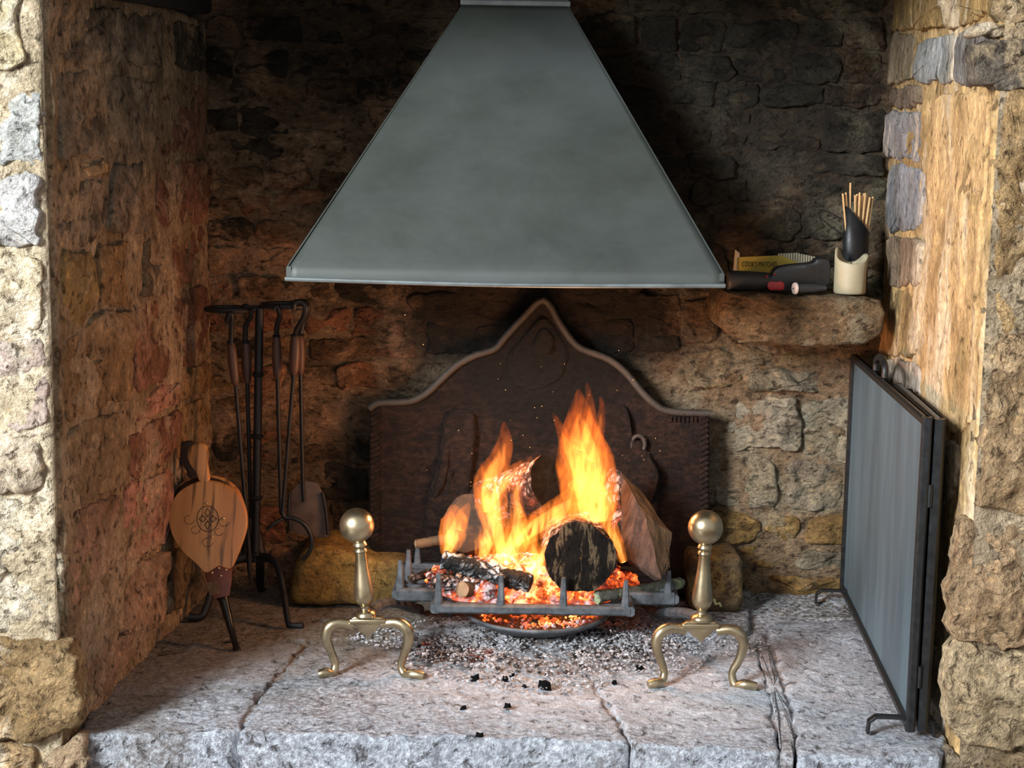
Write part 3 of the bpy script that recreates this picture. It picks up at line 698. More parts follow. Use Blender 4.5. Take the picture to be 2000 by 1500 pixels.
# ------------------------------------------------------------------ fireback
def make_fireback():
    YF = 3.40
    out = [(722, 1120), (720, 800), (740, 789), (798, 786), (832, 770), (862, 742), (892, 715), (925, 697), (965, 684), (985, 662), (1020, 624), (1062, 588), (1092, 632), (1118, 668),
           (1140, 685), (1190, 704), (1225, 732), (1255, 768), (1282, 793), (1312, 806), (1388, 809), (1386, 1130)]
    root = thing('cast_iron_fireback', 'dark cast iron fireback with arched and gabled top standing behind the fire', 'fireback', FZ(1055, 1170)+Vector((0, .07, 0)))
    lean = lambda p: Vector((p.x, p.y+.05*(p.z-.1), p.z))
    Pt = [lean(PY(x, y, YF)) for x, y in out]
    Pt[0].z = Pt[-1].z = 0.02
    MB().prism(Pt, (0, .03, 0)).build('panel', MAT['cast_iron'], root, False, bevel=.003)
    off = Vector((0, -.004, 0))
    MB().tube([p+off for p in Pt[1:-1]], .0085, 10, 4).build('top_moulding', MAT['cast_rim'], root)
    # twisted rope down each side
    for a, b, sx in ((Pt[0], Pt[1], 1), (Pt[-1], Pt[-2], -1)):
        r = MB(); n = 34
        for i in range(n):
            t = (i+.5)/n; c = a.lerp(b, t)+Vector((sx*.014, -.003, 0))
            r.tube([c+Vector((-.010, 0, -.006)), c+Vector((.010, 0, .006))], [.006, .006], 6)
        r.build('rope_border', MAT['cast_iron'], root)
    r = MB()
    for k in (0, 1):
        a, b = Pt[-2]+Vector((-.012, 0, -.016)), Pt[-3]+Vector((0, 0, -.018))
    for i in range(9):
        c = a.lerp(b, i/8)
        r.tube([c+Vector((0, -.003, -.006)), c+Vector((0, -.003, .006))], .004, 6)
    r.build('bead_row', MAT['cast_iron'], root)
    PFB = Plane((0, YF, 0), (1, 0, 0), (0, .05, 1))
    def relief(name, poly, h=.012):
        o = stone([PFB.px(x, y) for x, y in poly], PFB, MAT['cast_iron'], root, (1, 1, 1), h*1.7+.009, .006, 0, .009, .004, .020, .001, name, h*100, .2)
    # robed figure on either side, and the peaked ornament
    relief('robed_figure', [(838, 1090), (826, 1000), (845, 930), (858, 880), (868, 812), (885, 797), (925, 800), (932, 840), (925, 900), (915, 1000), (925, 1090)])
    relief('figure_fold', [(845, 965), (862, 900), (872, 840), (884, 838), (880, 900), (868, 950), (852, 972)], .020)
    relief('robed_figure', [(1180, 1090), (1172, 960), (1168, 880), (1175, 808), (1200, 786), (1228, 795), (1236, 850), (1262, 870), (1290, 920), (1285, 1000), (1300, 1090)])
    relief('figure_fold', [(1262, 880), (1290, 920), (1278, 960), (1268, 990), (1258, 930)], .020)
    relief('peak_ornament', [(985, 720), (990, 690), (1030, 645), (1062, 610), (1100, 660), (1115, 690), (1100, 740), (1045, 765), (1000, 750)], .008)
    relief('gable_shield', [(1038, 672), (1060, 632), (1085, 660), (1078, 690), (1052, 690)], .016)
    c = lean(PY(1246, 868, YF))+Vector((0, -.014, 0))
    MB().tube([c+Vector((.016*math.cos(t), 0, .020*math.sin(t))) for t in [i*.55-.6 for i in range(10)]], .005, 8, 3).build('curled_ear', MAT['cast_rim'], root)
make_fireback()

# ------------------------------------------------------------------ loose stones at the foot of the back wall
def loose_stone(poly, Y, depth, color, label):
    pl = Plane((0, Y, 0), (1, 0, 0), (0, 0, 1))
    o = stone([pl.px(*q) for q in poly], pl, MAT['loose'], None, color, .0, .006, 0, .013, depth, .016, .004, 'stone_block', rnd.uniform(0, 30), .14, .004)
    tag(o, label, 'stone'); return o
loose_stone([(562, 1186), (680, 1186), (792, 1190), (796, 1100), (740, 1098), (690, 1082), (640, 1066), (590, 1080), (570, 1110)], 3.315, .17, (.27, .175, .06), 'ochre yellow stone block behind the left brass andiron')
blk = loose_stone([(1345, 1200), (1448, 1202), (1452, 1150), (1452, 1092), (1400, 1090), (1345, 1090)], 3.30, .19, (.16, .115, .065), 'dark brown squared stone block behind the right brass andiron')
r = MB()
q = [PY(x, y, 3.294) for x, y in ((1394, 1170), (1398, 1180), (1405, 1178), (1408, 1184))]
r.tube(q, .0035, 6)
r.build('painted_mark', MAT['chalk'], blk)

# ------------------------------------------------------------------ andirons
def make_andiron(label, foot_y, ball, neck, base, rball, lf, rf, Y, shank):
    B = PY(*base, Y); NK = PY(*neck, Y); BL = PY(*ball, Y)
    k = (Y*math.cos(PITCH)+.11)/FPX   # metres per picture point here
    root = thing('andiron', label, 'andiron', (B.x, Y, 0), 'pair of brass andirons')
    bl = MB().ball(BL, rball*k, 36).build('ball_finial', MAT['brass'], root)
    d = (NK-BL).normalized()
    p0 = BL+d*(rball*k*.90); p1 = B
    prof = [(0, 9), (.03, 13), (.06, 14.5), (.085, 12), (.10, 10.5), (.115, 13), (.14, 13.5), (.155, 11), (.2, 11), (.35, 13), (.5, 16), (.62, 18.8), (.70, 20), (.76, 19.5), (.81, 16), (.85, 10), (.88, 8.5), (.905, 10), (.92, 15), (.95, 20.5), (.985, 21.5), (1.0, 20)]
    MB().lathe(p0, p1, [(t, r*k) for t, r in prof], 32).build('turned_column', MAT['brass'], root)
    # saddle with pointed apron
    def pt(x, y, dy=0): return PY(x, y, Y+dy)
    bx, by = base
    w = (rf[1][0]-lf[1][0])/2; cx = (rf[1][0]+lf[1][0])/2; ty = by+3
    ap = [(cx-w*.80, ty+12), (cx-w*.45, ty-1), (cx, ty-2), (cx+w*.45, ty), (cx+w*.80, ty+12), (cx+w*.70, ty+18), (cx+w*.50, ty+16), (cx+w*.36, ty+20), (cx+w*.30, ty+28), (cx+w*.12, ty+33), (cx+2, ty+43),
          (cx-w*.12, ty+33), (cx-w*.30, ty+28), (cx-w*.36, ty+20), (cx-w*.50, ty+16), (cx-w*.70, ty+18)]
    MB().prism([pt(x, y, -.008) for x, y in ap], (0, .016, 0)).build('apron', MAT['brass'], root, True, bevel=.003)
    MB().prism([pt(cx-w*.62, ty+4, -.016), pt(cx+w*.62, ty+4, -.016), pt(cx+w*.5, ty-2, .024), pt(cx-w*.5, ty-2, .024)], (0, 0, -.010)).build('saddle', MAT['brass'], root, True, bevel=.003)
    for leg in (lf, rf):
        pts = []
        for i, (x, y) in enumerate(leg):
            pts.append(pt(x, y, [-.002, -.006, -.010, -.010, -.008, -.006, -.012, -.022, -.026][i]))
        pts[-1].z = max(pts[-1].z, .007); pts[-2].z = max(pts[-2].z, .009)
        MB().tube(pts, [v*k for v in (10, 11, 11.5, 10.5, 8.5, 7.5, 8.5, 10.5, 8)], 14, 5).build('leg', MAT['brass'], root)
    MB().tube([Vector((p[0], p[1], p[2])) for p in shank], .011, 8, 6).build('iron_shank', MAT['grate_iron'], root)
    return root
aY = 2.865
make_andiron('brass ball andiron on the left, beside the wooden bellows', 1320, (697, 1026), (704, 1064), (714, 1203), 34,
             [(690, 1222), (660, 1217), (642, 1226), (637, 1246), (646, 1272), (655, 1296), (650, 1314), (636, 1320), (622, 1321)],
             [(745, 1218), (775, 1216), (794, 1228), (798, 1250), (790, 1276), (783, 1300), (790, 1316), (808, 1322), (828, 1322)], aY,
             [(PY(725, 1196, aY+.02)), PY(745, 1180, 3.0), PY(775, 1178, 3.10), PY(800, 1186, 3.16), PY(820, 1190, 3.25)])
aY = 2.835
make_andiron('brass ball andiron on the right, nearest the folded fire screen', 1340, (1378, 1030), (1377, 1068), (1369, 1212), 34,
             [(1340, 1230), (1310, 1226), (1290, 1236), (1282, 1256), (1288, 1284), (1297, 1310), (1293, 1330), (1280, 1337), (1266, 1338)],
             [(1400, 1232), (1428, 1230), (1446, 1240), (1452, 1260), (1444, 1288), (1430, 1314), (1436, 1338), (1454, 1347), (1478, 1347)], aY,
             [PY(1360, 1204, aY+.02), PY(1340, 1198, 2.98), PY(1310, 1196, 3.06), PY(1280, 1196, 3.15), PY(1262, 1180, 3.28)])

# ------------------------------------------------------------------ grate
def make_grate():
    root = thing('fire_grate', 'grey iron fire grate with upright tines and a round ash dish, holding the burning logs', 'grate', (.05, 3.1, 0))
    YF_, YW, YR = 2.985, 3.08, 3.30
    zb = PY(1040, 1190, YF_).z
    A, Bp = PY(850, 1184, YF_), PY(1230, 1192, YF_)
    A.z = Bp.z = zb
    MB().box(A, Bp, .020, .020).build('front_bar', MAT['grate_iron'], root)
    WL, WR = PY(775, 1170, YW), PY(1316, 1178, YW); WL.z = WR.z = zb
    MB().box(WL, Vector((A.x, YW, zb)), .020, .028).build('wing_bar', MAT['grate_iron'], root)
    MB().box(Vector((Bp.x-.02, YW, zb)), WR, .020, .028).build('wing_bar', MAT['grate_iron'], root)
    for x, y0, y1 in ((A.x, YF_, YW), (Bp.x, YF_, YW), (WL.x, YW, YR), (WR.x, YW, YR)):
        MB().box((x, y0-.008, zb), (x, y1+.008, zb), .020, .020).build('side_bar', MAT['grate_iron'], root)
    MB().box((WL.x, YR, zb), (WR.x, YR, zb), .02, .02).build('rear_bar', MAT['grate_iron'], root)
    for i in range(7):
        y = YW-.05+i*.042
        xs = (WL.x, WR.x) if y > YW else (A.x, Bp.x)
        MB().box((xs[0], y, zb-.004), (xs[1], y, zb-.004), .012, .010).build('floor_bar', MAT['grate_iron'], root)
    tines = [(857, 1120, YF_), (979, 1122, YF_), (1101, 1128, YF_), (1223, 1134, YF_), (782, 1094, YW), (1306, 1114, YW), (798, 1074, YW+.10), (1296, 1096, YW+.12), (816, 1062, YR), (1285, 1090, YR)]
    for x, y, Y in tines:
        t = PY(x, y, Y)
        lean = .010 if x < 1000 else -.006
        MB().box((t.x, Y, zb-.008), (t.x+lean*0, Y, t.z), .020, .017, .009, .009, up=Vector((0, 1, 0))).build('tine', MAT['grate_iron'], root)
    for x in (A.x+.02, Bp.x-.02):
        for y in (YR-.06, YR-.02):
            MB().box((x, y, 0), (x, y, zb), .016, .016, up=Vector((0, 1, 0))).build('foot', MAT['grate_iron'], root)
    c = PY(1050, 1237, 2.935); R = .158
    cz = c.z
    prof_out = [(0.03, -.040), (.06, -.038), (.10, -.030), (.135, -.014), (.152, -.004), (R, 0), (R, .006), (.150, .005), (.130, -.006), (.10, -.020), (.06, -.028), (.03, -.030)]
    n = 48; V = []
    for rr, z in prof_out:
        for k in range(n):
            t = 2*math.pi*k/n
            V.append((c.x+rr*math.cos(t), 2.935+R+rr*math.sin(t), cz+z))
    m = len(prof_out)
    Fc = [(i*n+k, i*n+(k+1) % n, ((i+1) % m)*n+(k+1) % n, ((i+1) % m)*n+k) for i in range(m) for k in range(n)]
    mesh_obj('ash_dish', V, Fc, MAT['grate_iron'], root)
    return c, R, zb
DISH, DISHR, GRATEZ = make_grate()

# ------------------------------------------------------------------ ash on the hearth, embers in the grate
def mound(name, cx, cy, rx, ry, z0, hgt, mat, amp, n=110, freq=30, parent=None):
    V = []; idx = {}
    for j in range(n+1):
        for i in range(n+1):
            u, v = -1+2*i/n, -1+2*j/n
            # square -> disc
            x = u*math.sqrt(1-v*v/2); y = v*math.sqrt(1-u*u/2)
            r = math.hypot(x, y)
            P = Vector((cx+rx*x*(1+.12*fr(Vector((x*2, y*2, cx)), 1.3, 3)), cy+ry*y*(1+.12*fr(Vector((x*2, y*2, cy+5)), 1.3, 3)), 0))
            fall = max(0, 1-r**2.2)
            P.z = z0+hgt*fall+amp*min(1, (1-r)*5)*(fr(P, freq, 4)+.6*abs(fr(P, freq*2.6, 3)))-(0.004 if r > .985 else 0)
            V.append(P)
    Fc = [(j*(n+1)+i, j*(n+1)+i+1, (j+1)*(n+1)+i+1, (j+1)*(n+1)+i) for j in range(n) for i in range(n)]
    return mesh_obj(name, V, Fc, mat, parent)
def chunks(name, spots, mat, parent=None, flat=.5):
    """many tiny crumbs as one mesh"""
    V, Fc = [], []
    for p, s in spots:
        k = len(V)
        e = Euler((rnd.uniform(-.6, .6), rnd.uniform(-.6, .6), rnd.uniform(0, 6.3))).to_matrix()
        for d in ((1, 0, 0), (0, 1, 0), (-1, 0, 0), (0, -1, 0), (0, 0, flat), (0, 0, -flat)):
            V.append(Vector(p)+e @ (Vector(d)*s*rnd.uniform(.6, 1.2)))
        for a in range(4):
            Fc += [(k+a, k+(a+1) % 4, k+4), (k+(a+1) % 4, k+a, k+5)]
    return mesh_obj(name, V, Fc, mat, parent, False)
ash = mound('ash_heap', .055, 3.06, .30, .185, .002, .030, MAT['ash'], .012, 130, 34)
tag(ash, 'grey heap of wood ash spread on the hearth beneath the grate', 'ash'); ash['kind'] = 'stuff'
sp = []
for _ in range(4200):
    t = rnd.uniform(0, 6.283); r = math.sqrt(rnd.random())*1.16*(1+.16*math.sin(3*t+.6)+.1*math.sin(7*t))
    x, y = .085+.34*r*math.cos(t), 3.02+.19*r*math.sin(t)
    sp.append(((x, y, .004+.030*max(0, 1-r**2)+rnd.uniform(0, .006)), rnd.uniform(.0018, .0055)))
fl = chunks('ash_flakes', sp, MAT['ash_flake'], ash); fl['kind'] = 'stuff'
sp = []
for _ in range(420):
    t = rnd.uniform(0, 6.283); r = math.sqrt(rnd.random())
    x, y = -.10+.10*r*math.cos(t), 2.965+.06*r*math.sin(t)
    sp.append(((x, y, .014+rnd.uniform(0, .012)), rnd.uniform(.003, .007)))
for _ in range(30):
    sp.append(((rnd.uniform(.17, .30), rnd.uniform(3.02, 3.12), .03+rnd.uniform(0, .02)), rnd.uniform(.003, .006)))
fl = chunks('warm_cinders', sp, MAT['ember_dim'], ash); fl['kind'] = 'stuff'
sp = []
for _ in range(420):
    t = rnd.uniform(0, 6.283); r = rnd.uniform(.2, 1.02)
    x, y = .06+.30*r*math.cos(t), 3.04+.175*r*math.sin(t)
    sp.append(((x, y, .006+.026*max(0, 1-r**2)+rnd.uniform(0, .006)), rnd.uniform(.004, .011)))
fl = chunks('dark_cinders', sp, MAT['cinder'], ash, .7); fl['kind'] = 'stuff'
for x, y, s in ((925, 1333, .011), (985, 1332, .010), (1000, 1324, .008), (1062, 1348, .014), (990, 1386, .010), (905, 1387, .007), (936, 1440, .007), (1025, 1345, .006), (1250, 1312, .012), (1200, 1337, .006)):
    p = FZ(x, y)
    b = MB(); e = Euler((rnd.uniform(-.3, .3), rnd.uniform(-.3, .3), rnd.uniform(0, 6))).to_matrix()
    V = []
    for i in range(7):
        t = i/7*6.283; V.append(e @ Vector((math.cos(t)*s*rnd.uniform(.6, 1.3), math.sin(t)*s*rnd.uniform(.5, 1), -s*.25)))
    for i in range(7):
        V.append(V[i]*.7+Vector((rnd.uniform(-.2, .2)*s, 0, s*rnd.uniform(.5, 1.1))))
    zmin = min(v.z for v in V)
    b.add([v+p+Vector((0, 0, -zmin+.001)) for v in V], [tuple(range(6, -1, -1)), tuple(range(7, 14))]+[(i, (i+1) % 7, 7+(i+1) % 7, 7+i) for i in range(7)])
    o = b.build('charcoal_piece', MAT['hollow'], None, False)
    tag(o, {1062: 'largest charcoal piece on the hearth, in front of the ash heap', 1250: 'black charcoal piece beside the inner foot of the right andiron', 936: 'charcoal crumb nearest the front edge of the hearth'}.get(x, 'small black charcoal crumb fallen just in front of the ash heap'), 'charcoal', 'charcoal pieces on the hearth')

emb = mound('ember_bed', .05, 3.145, .235, .150, GRATEZ+.006, .040, MAT['ember'], .016, 80, 26)
tag(emb, 'glowing orange ember bed lying in the grate under the logs', 'embers'); emb['kind'] = 'stuff'
sp = []
for _ in range(900):
    t = rnd.uniform(0, 6.283); r = math.sqrt(rnd.random())*.97
    x, y = .05+.235*r*math.cos(t), 3.145+.15*r*math.sin(t)
    sp.append(((x, y, GRATEZ+.012+.040*max(0, 1-r**2)+rnd.uniform(0, .012)), rnd.uniform(.004, .018)))
c2 = chunks('ember_lumps', sp, MAT['ember'], emb, .8); c2['kind'] = 'stuff'
sp = []
for _ in range(260):
    t = rnd.uniform(0, 6.283); r = math.sqrt(rnd.random())*.85
    x, y = DISH.x+DISHR*r*math.cos(t), 2.935+DISHR+DISHR*r*math.sin(t)
    sp.append(((x, y, DISH.z-.022+.03*r*r+rnd.uniform(0, .010)), rnd.uniform(.003, .008)))
c2 = chunks('fallen_embers', sp, MAT['ember'], emb, .8); c2['kind'] = 'stuff'

# ------------------------------------------------------------------ logs
def make_log(name, label, p0, p1, r0, r1, mat_side, mat_end, amp=.006, freq=16, n=40, m=26, ridges=0, hollow=0.0, cat='log', ec0=True):
    p0 = Vector(p0); p1 = Vector(p1); d = p1-p0; L = d.length; d.normalize()
    a = d.cross(Vector((0, 0, 1)))
    if a.length < .1: a = d.cross(Vector((1, 0, 0)))
    a.normalize(); b = d.cross(a)
    root = thing(name, label, cat, ((p0+p1)/2).to_tuple(), 'burning logs in the grate')
    def ring(t, sc=1.0, back=0.0):
        out = []
        for k in range(n):
            q = 2*math.pi*k/n
            dv = a*math.cos(q)+b*math.sin(q)
            base = p0+d*(t*L)
            rr = (r0+(r1-r0)*t)
            s = base+dv*rr
            rr += amp*(fr(s, freq, 4)+.5*fr(s, freq*3, 3))
            if ridges: rr += ridges*(math.sin(t*L*420+2*fr(s, 12, 2)))
            out.append(base+dv*rr*sc+d*back)
        return out
    V = []
    for i in range(m+1): V += ring(i/m)
    Fc = [(i*n+k, i*n+(k+1) % n, (i+1)*n+(k+1) % n, (i+1)*n+k) for i in range(m) for k in range(n)]
    mesh_obj('bark', V, Fc, mat_side, root)
    for t, sgn in ((0, -1), (1, 1)):
        V = []; rs = [1, .96, .85, .7, .5, .3, .12, 0.01]
        for s in rs:
            rr = ring(t, s)
            dep = sgn*(.004*(1-s)**.5 if not hollow else -hollow*min(1, (1-s)*3))
            V += [v+d*(dep+amp*.9*fr(v, 40, 4)*(s < .99)) for v in rr]
        Fc = [(i*n+k, i*n+(k+1) % n, (i+1)*n+(k+1) % n, (i+1)*n+k) for i in range(len(rs)-1) for k in range(n)]
        mesh_obj('cut_end', V, Fc, mat_end, root)
    return root
k31 = 3.16/FPX
make_log('charred_stick', 'short thin charred branch lying across the front of the grate', PY(866, 1092, 3.05), PY(1036, 1140, 3.01), .020, .0205, MAT['char_shiny'], MAT['char_shiny'], .003, 30, 28, 60, .0012)
make_log('burning_log', 'thick log with its shaggy charred end facing the room', PY(1134, 1090, 3.01), PY(1118, 1040, 3.29), .074, .070, MAT['char_ember'], MAT['char_end'], .007, 18, 56, 30)
make_log('burning_log', 'topmost log with a black hollow end lying across the pile', PY(1078, 944, 3.13), PY(955, 990, 3.28), .060, .062, MAT['char_ember'], MAT['hollow'], .005, 20, 48, 30, 0, .012)
make_log('burning_log', 'brown round log at the back left of the fire', PY(915, 1022, 3.21), PY(965, 1045, 3.36), .062, .062, MAT['dark_bark'], MAT['dark_bark'], .006, 14, 40, 16)
make_log('kindling_stick', 'little cut stick with a pale round end under the charred branch', PY(903, 1152, 3.02), PY(965, 1150, 3.12), .0165, .016, MAT['bark'], MAT['stick_end'], .002, 30, 22, 12)
make_log('kindling_stick', 'bark strip glowing at the far left of the grate', PY(812, 1062, 3.26), PY(872, 1054, 3.27), .010, .012, MAT['bark'], MAT['stick_end'], .002, 30, 16, 10)
make_log('kindling_stick', 'twig resting on the left bars of the grate', PY(800, 1132, 3.14), PY(880, 1106, 3.20), .008, .010, MAT['char_ember'], MAT['char_end'], .002, 30, 16, 10)
make_log('mossy_branch', 'green lichened branch at the right corner of the grate', PY(1165, 1166, 3.02), PY(1330, 1138, 3.22), .013, .012, MAT['moss'], MAT['moss'], .004, 40, 16, 26)
def split_log():
    root = thing('split_log', 'split log wedge leaning upright on the right of the fire', 'log', PY(1260, 1130, 3.12).to_tuple(), 'burning logs in the grate')
    T = PY(1196, 912, 3.24); T2 = PY(1212, 922, 3.21)
    pts = [T, T2, PY(1180, 930, 3.26), PY(1188, 1075, 3.20), PY(1214, 1088, 3.10), PY(1290, 1132, 3.03), PY(1278, 1134, 3.05), PY(1308, 1108, 3.08), PY(1312, 1042, 3.14), PY(1250, 960, 3.22), PY(1262, 1010, 3.10), PY(1240, 1060, 3.30)]
    bm = bmesh.new()
    for p in pts: bm.verts.new(p)
    g = bmesh.ops.convex_hull(bm, input=bm.verts)
    bmesh.ops.delete(bm, geom=[e for e in g['geom_interior'] if isinstance(e, bmesh.types.BMVert)], context='VERTS')
    bm.normal_update()
    groups = {'split_face': [], 'bark': [], 'burning_face': []}
    for f in bm.faces:
        nn = f.normal
        key = 'burning_face' if nn.x < -.8 else ('bark' if nn.x > .52 or nn.z > .62 else 'split_face')
        groups[key].append([v.co.copy() for v in f.verts])
    bm.free()
    for key, tris in groups.items():
        b = bmesh.new()
        for t in tris:
            b.faces.new([b.verts.new(p) for p in t])
        bmesh.ops.remove_doubles(b, verts=b.verts, dist=1e-5)
        bmesh.ops.subdivide_edges(b, edges=b.edges, cuts=6, use_grid_fill=True)
        for v in b.verts:
            v.co += Vector((fr(v.co, 22, 3), fr(v.co+Vector((4, 0, 0)), 22, 3), fr(v.co+Vector((0, 4, 0)), 22, 3)))*.004
        me = bpy.data.meshes.new(key); org = ORG[root.name]
        for v in b.verts: v.co -= org
        b.to_mesh(me); b.free()
        link(key, me, org, root, [MAT[{'split_face': 'split_wood', 'bark': 'bark', 'burning_face': 'char_ember'}[key]]])
split_log()

# ------------------------------------------------------------------ flames
def make_fire():
    root = thing('fire', 'orange and yellow flames leaping from the burning logs', 'fire', (.05, 3.12, GRATEZ))
    T = [
        ([(1160, 1020, 30), (1152, 960, 42), (1142, 900, 42), (1134, 850, 30), (1132, 805, 17), (1130, 760, 2)], 3.06),
        ([(1192, 1060, 8), (1180, 990, 15), (1172, 920, 15), (1166, 860, 10), (1164, 820, 2)], 3.07),
        ([(1128, 930, 10), (1112, 880, 14), (1098, 845, 8), (1080, 806, 2)], 3.10),
        ([(985, 1100, 12), (972, 1040, 17), (960, 985, 24), (958, 940, 24), (975, 900, 17), (986, 865, 12), (984, 824, 2)], 3.07),
        ([(955, 985, 10), (985, 945, 14), (1012, 915, 10), (1040, 893, 2)], 3.09),
        ([(872, 1085, 8), (882, 1050, 20), (888, 1015, 20), (884, 985, 3)], 3.08),
        ([(895, 1035, 10), (905, 1005, 10), (917, 982, 2)], 3.10),
        ([(1000, 1120, 14), (998, 1075, 22), (1012, 1035, 18), (1005, 985, 8), (996, 965, 2)], 3.08),
        ([(1010, 1060, 10), (1045, 1030, 20), (1090, 1002, 22), (1120, 972, 18), (1128, 935, 4)], 3.05),
        ([(1110, 950, 6), (1130, 945, 24), (1150, 930, 18), (1160, 905, 3)], 3.04),
        ([(1218, 1098, 6), (1205, 1060, 10), (1194, 1020, 8), (1180, 975, 2)], 3.07),
        ([(1050, 1150, 12), (1048, 1105, 18), (1040, 1060, 14), (1030, 1020, 3)], 3.06),
        ([(1020, 1010, 8), (1008, 970, 9), (1016, 935, 7), (1028, 915, 2)], 3.06),
        ([(940, 1090, 10), (950, 1060, 18), (948, 1030, 8), (942, 1010, 2)], 3.10),
    ]
    T += [
        ([(1135, 880, 14), (1150, 830, 12), (1152, 790, 7), (1146, 748, 2)], 3.09), ([(1155, 900, 12), (1168, 850, 9), (1176, 800, 5), (1172, 775, 2)], 3.10),
        ([(950, 1000, 10), (945, 965, 10), (948, 930, 7), (938, 905, 2)], 3.10), ([(880, 1060, 7), (872, 1025, 7), (876, 1000, 2)], 3.07),
        ([(1035, 1120, 12), (1060, 1085, 12), (1070, 1050, 6), (1066, 1030, 2)], 3.02), ([(960, 1105, 12), (985, 1080, 14), (1018, 1062, 12), (1040, 1030, 3)], 3.05)]
    for pts, Y in T:
        P = [PY(x, y, Y+.0004*(1100-y)*.3) for x, y, w in pts]
        k = (Y+.1)/FPX
        f = MB().tube(P, [max(w*k*1.4, .0012) for _, _, w in pts], 14, 6, .75).build('flame', MAT['flame'], root)
        top = max(2, len(P)-1)
        MB().tube(P[:top], [w*k*.75 for _, _, w in pts][:top-1]+[.001], 12, 6, .75).build('flame_core', MAT['flame_core'], f)
    return root
fire = make_fire()
m_ = M('spark'); m_.t.links.new(m_.n('Emission', {'Color': (1, .5, .2, 1), 'Strength': 3.0}), m_.out.inputs['Surface']); MAT['spark'] = m_.mat
sp = [(PY(x+rnd.gauss(0, 45), y+rnd.gauss(0, 40), rnd.uniform(3.1, 3.3)), rnd.uniform(.0005, .0012)) for x, y in [(930, 900), (1010, 890), (1075, 870), (1190, 850), (1210, 880), (920, 950), (1080, 820), (1170, 800), (850, 700), (1250, 900), (1000, 780), (1060, 740), (1200, 760)]*3]
sk = chunks('sparks', sp, MAT['spark'], fire, 1.0); sk['kind'] = 'stuff'
for p, e in ((PY(1135, 800, 3.04), 4.2), (PY(982, 862, 3.05), 3.0), (PY(1060, 820, 3.12), 2.6), (PY(1000, 1040, 2.99), 1.0)):
    l = bpy.data.lights.new('firelight', 'POINT'); l.energy = e; l.color = (1, .47, .21); l.shadow_soft_size = .05
    o = bpy.data.objects.new('firelight', l); COL.objects.link(o); o.location = p

# ------------------------------------------------------------------ bellows
def make_bellows():
    def bp(x, y): return PY(x, y, 2.985+(1280-y)/412*.20)
    root = thing('fire_bellows', 'wooden teardrop fire bellows with dark striped grain leaning by the tool stand', 'bellows', bp(462, 1280).to_tuple())
    front = [(386, 940), (409, 940), (440, 947), (466, 966), (480, 998), (482, 1030), (472, 1064), (458, 1098), (452, 1112), (402, 1122), (384, 1102), (356, 1078), (336, 1048), (328, 1015), (332, 985), (350, 958)]
    fine = chaikin(front, 2, .22)
    thick = Vector((.002, .012, .001)); back = Vector((-.014, .052, .002))
    fb = MB().prism([bp(*q) for q in fine], thick).build('front_board', MAT['bellows_wood'], root, True, bevel=.002)
    MB().prism([bp(*q)+back for q in fine], thick).build('back_board', MAT['bellows_wood'], root, True, bevel=.002)
    cx, cy = 408, 1030
    side = [(cx+(x-cx)*.965, cy+(y-cy)*.975) for x, y in fine]
    MB().prism([bp(*q)+thick for q in side], back-thick).build('leather_gusset', MAT['dark_leather'], root)
    h = [(388, 942), (384, 925), (372, 910), (364, 892), (368, 874), (382, 866), (398, 868), (405, 882), (403, 905), (406, 925), (409, 942)]
    MB().prism([bp(*q) for q in chaikin(h, 2)], thick*1.1).build('handle', MAT['bellows_wood'], root, True, bevel=.003)
    h2 = [(x-18, y+6) for x, y in h]
    MB().prism([bp(*q)+back for q in chaikin(h2, 2)], thick).build('handle', MAT['dark_leather'], root, True, bevel=.003)
    col = [(400, 1122), (428, 1104), (454, 1112), (453, 1135), (449, 1164), (416, 1170)]
    o3 = Vector((0, -.003, 0))
    cl = MB().prism([bp(*q)+o3 for q in col], Vector((-.010, .060, 0))).build('leather_collar', MAT['leather'], root, True, bevel=.004)
    MB().prism([bp(*q)+o3*1.6 for q in [(403, 1136), (424, 1134), (430, 1158), (411, 1162)]], Vector((0, .004, 0))).build('patch', MAT['bark'], cl)
    a, b = bp(432, 1164)+Vector((-.004, .025, 0)), bp(463, 1280)+Vector((0, .005, .004))
    MB().lathe(a, b, [(0, .013), (.10, .0135), (.11, .0115), (.14, .011), (.5, .0085), (.9, .0062), (.92, .0085), (1, .0085)], 20).build('nozzle', MAT['nozzle'], root)
    # carved rosette
    o2 = Vector((0, -.0012, 0)); c = (406, 1013)
    def circ(r, ry): return [bp(c[0]+r*math.cos(t*math.pi/16), c[1]+ry*math.sin(t*math.pi/16))+o2 for t in range(33)]
    MB().tube(circ(21, 25), .0008, 6).build('carved_ring', MAT['carved'], fb)
    for dx, dy in ((0, -1), (1, 0), (0, 1), (-1, 0)):
        def pt(a, s): return bp(c[0]+dx*a*17+(-dy)*s*5.5, c[1]+dy*a*21+dx*s*6.5)+o2
        MB().tube([pt(.18, 0), pt(.55, 1), pt(1, 0), pt(.55, -1), pt(.18, 0)], .0011, 6).build('carved_petal', MAT['carved'], fb)
    for dx, dy, ln in ((-36, 2, 10), (32, 6, 10), (0, 46, 10), (-24, 22, 8), (22, 26, 8)):
        MB().tube([bp(c[0]+dx+ln*math.cos(t*.6), c[1]+dy+ln*.9*math.sin(t*.6))+o2 for t in range(9)], .0005, 5).build('carved_scroll', MAT['carved'], fb)
    for x, y in ((428, 1109), (415, 1118), (442, 1112), (404, 982), (437, 1012), (415, 1048), (432, 1124)):
        MB().ball(bp(x, y)+Vector((0, -.003, 0)), .0028, 10).build('tack', MAT['tack'], root)
make_bellows()

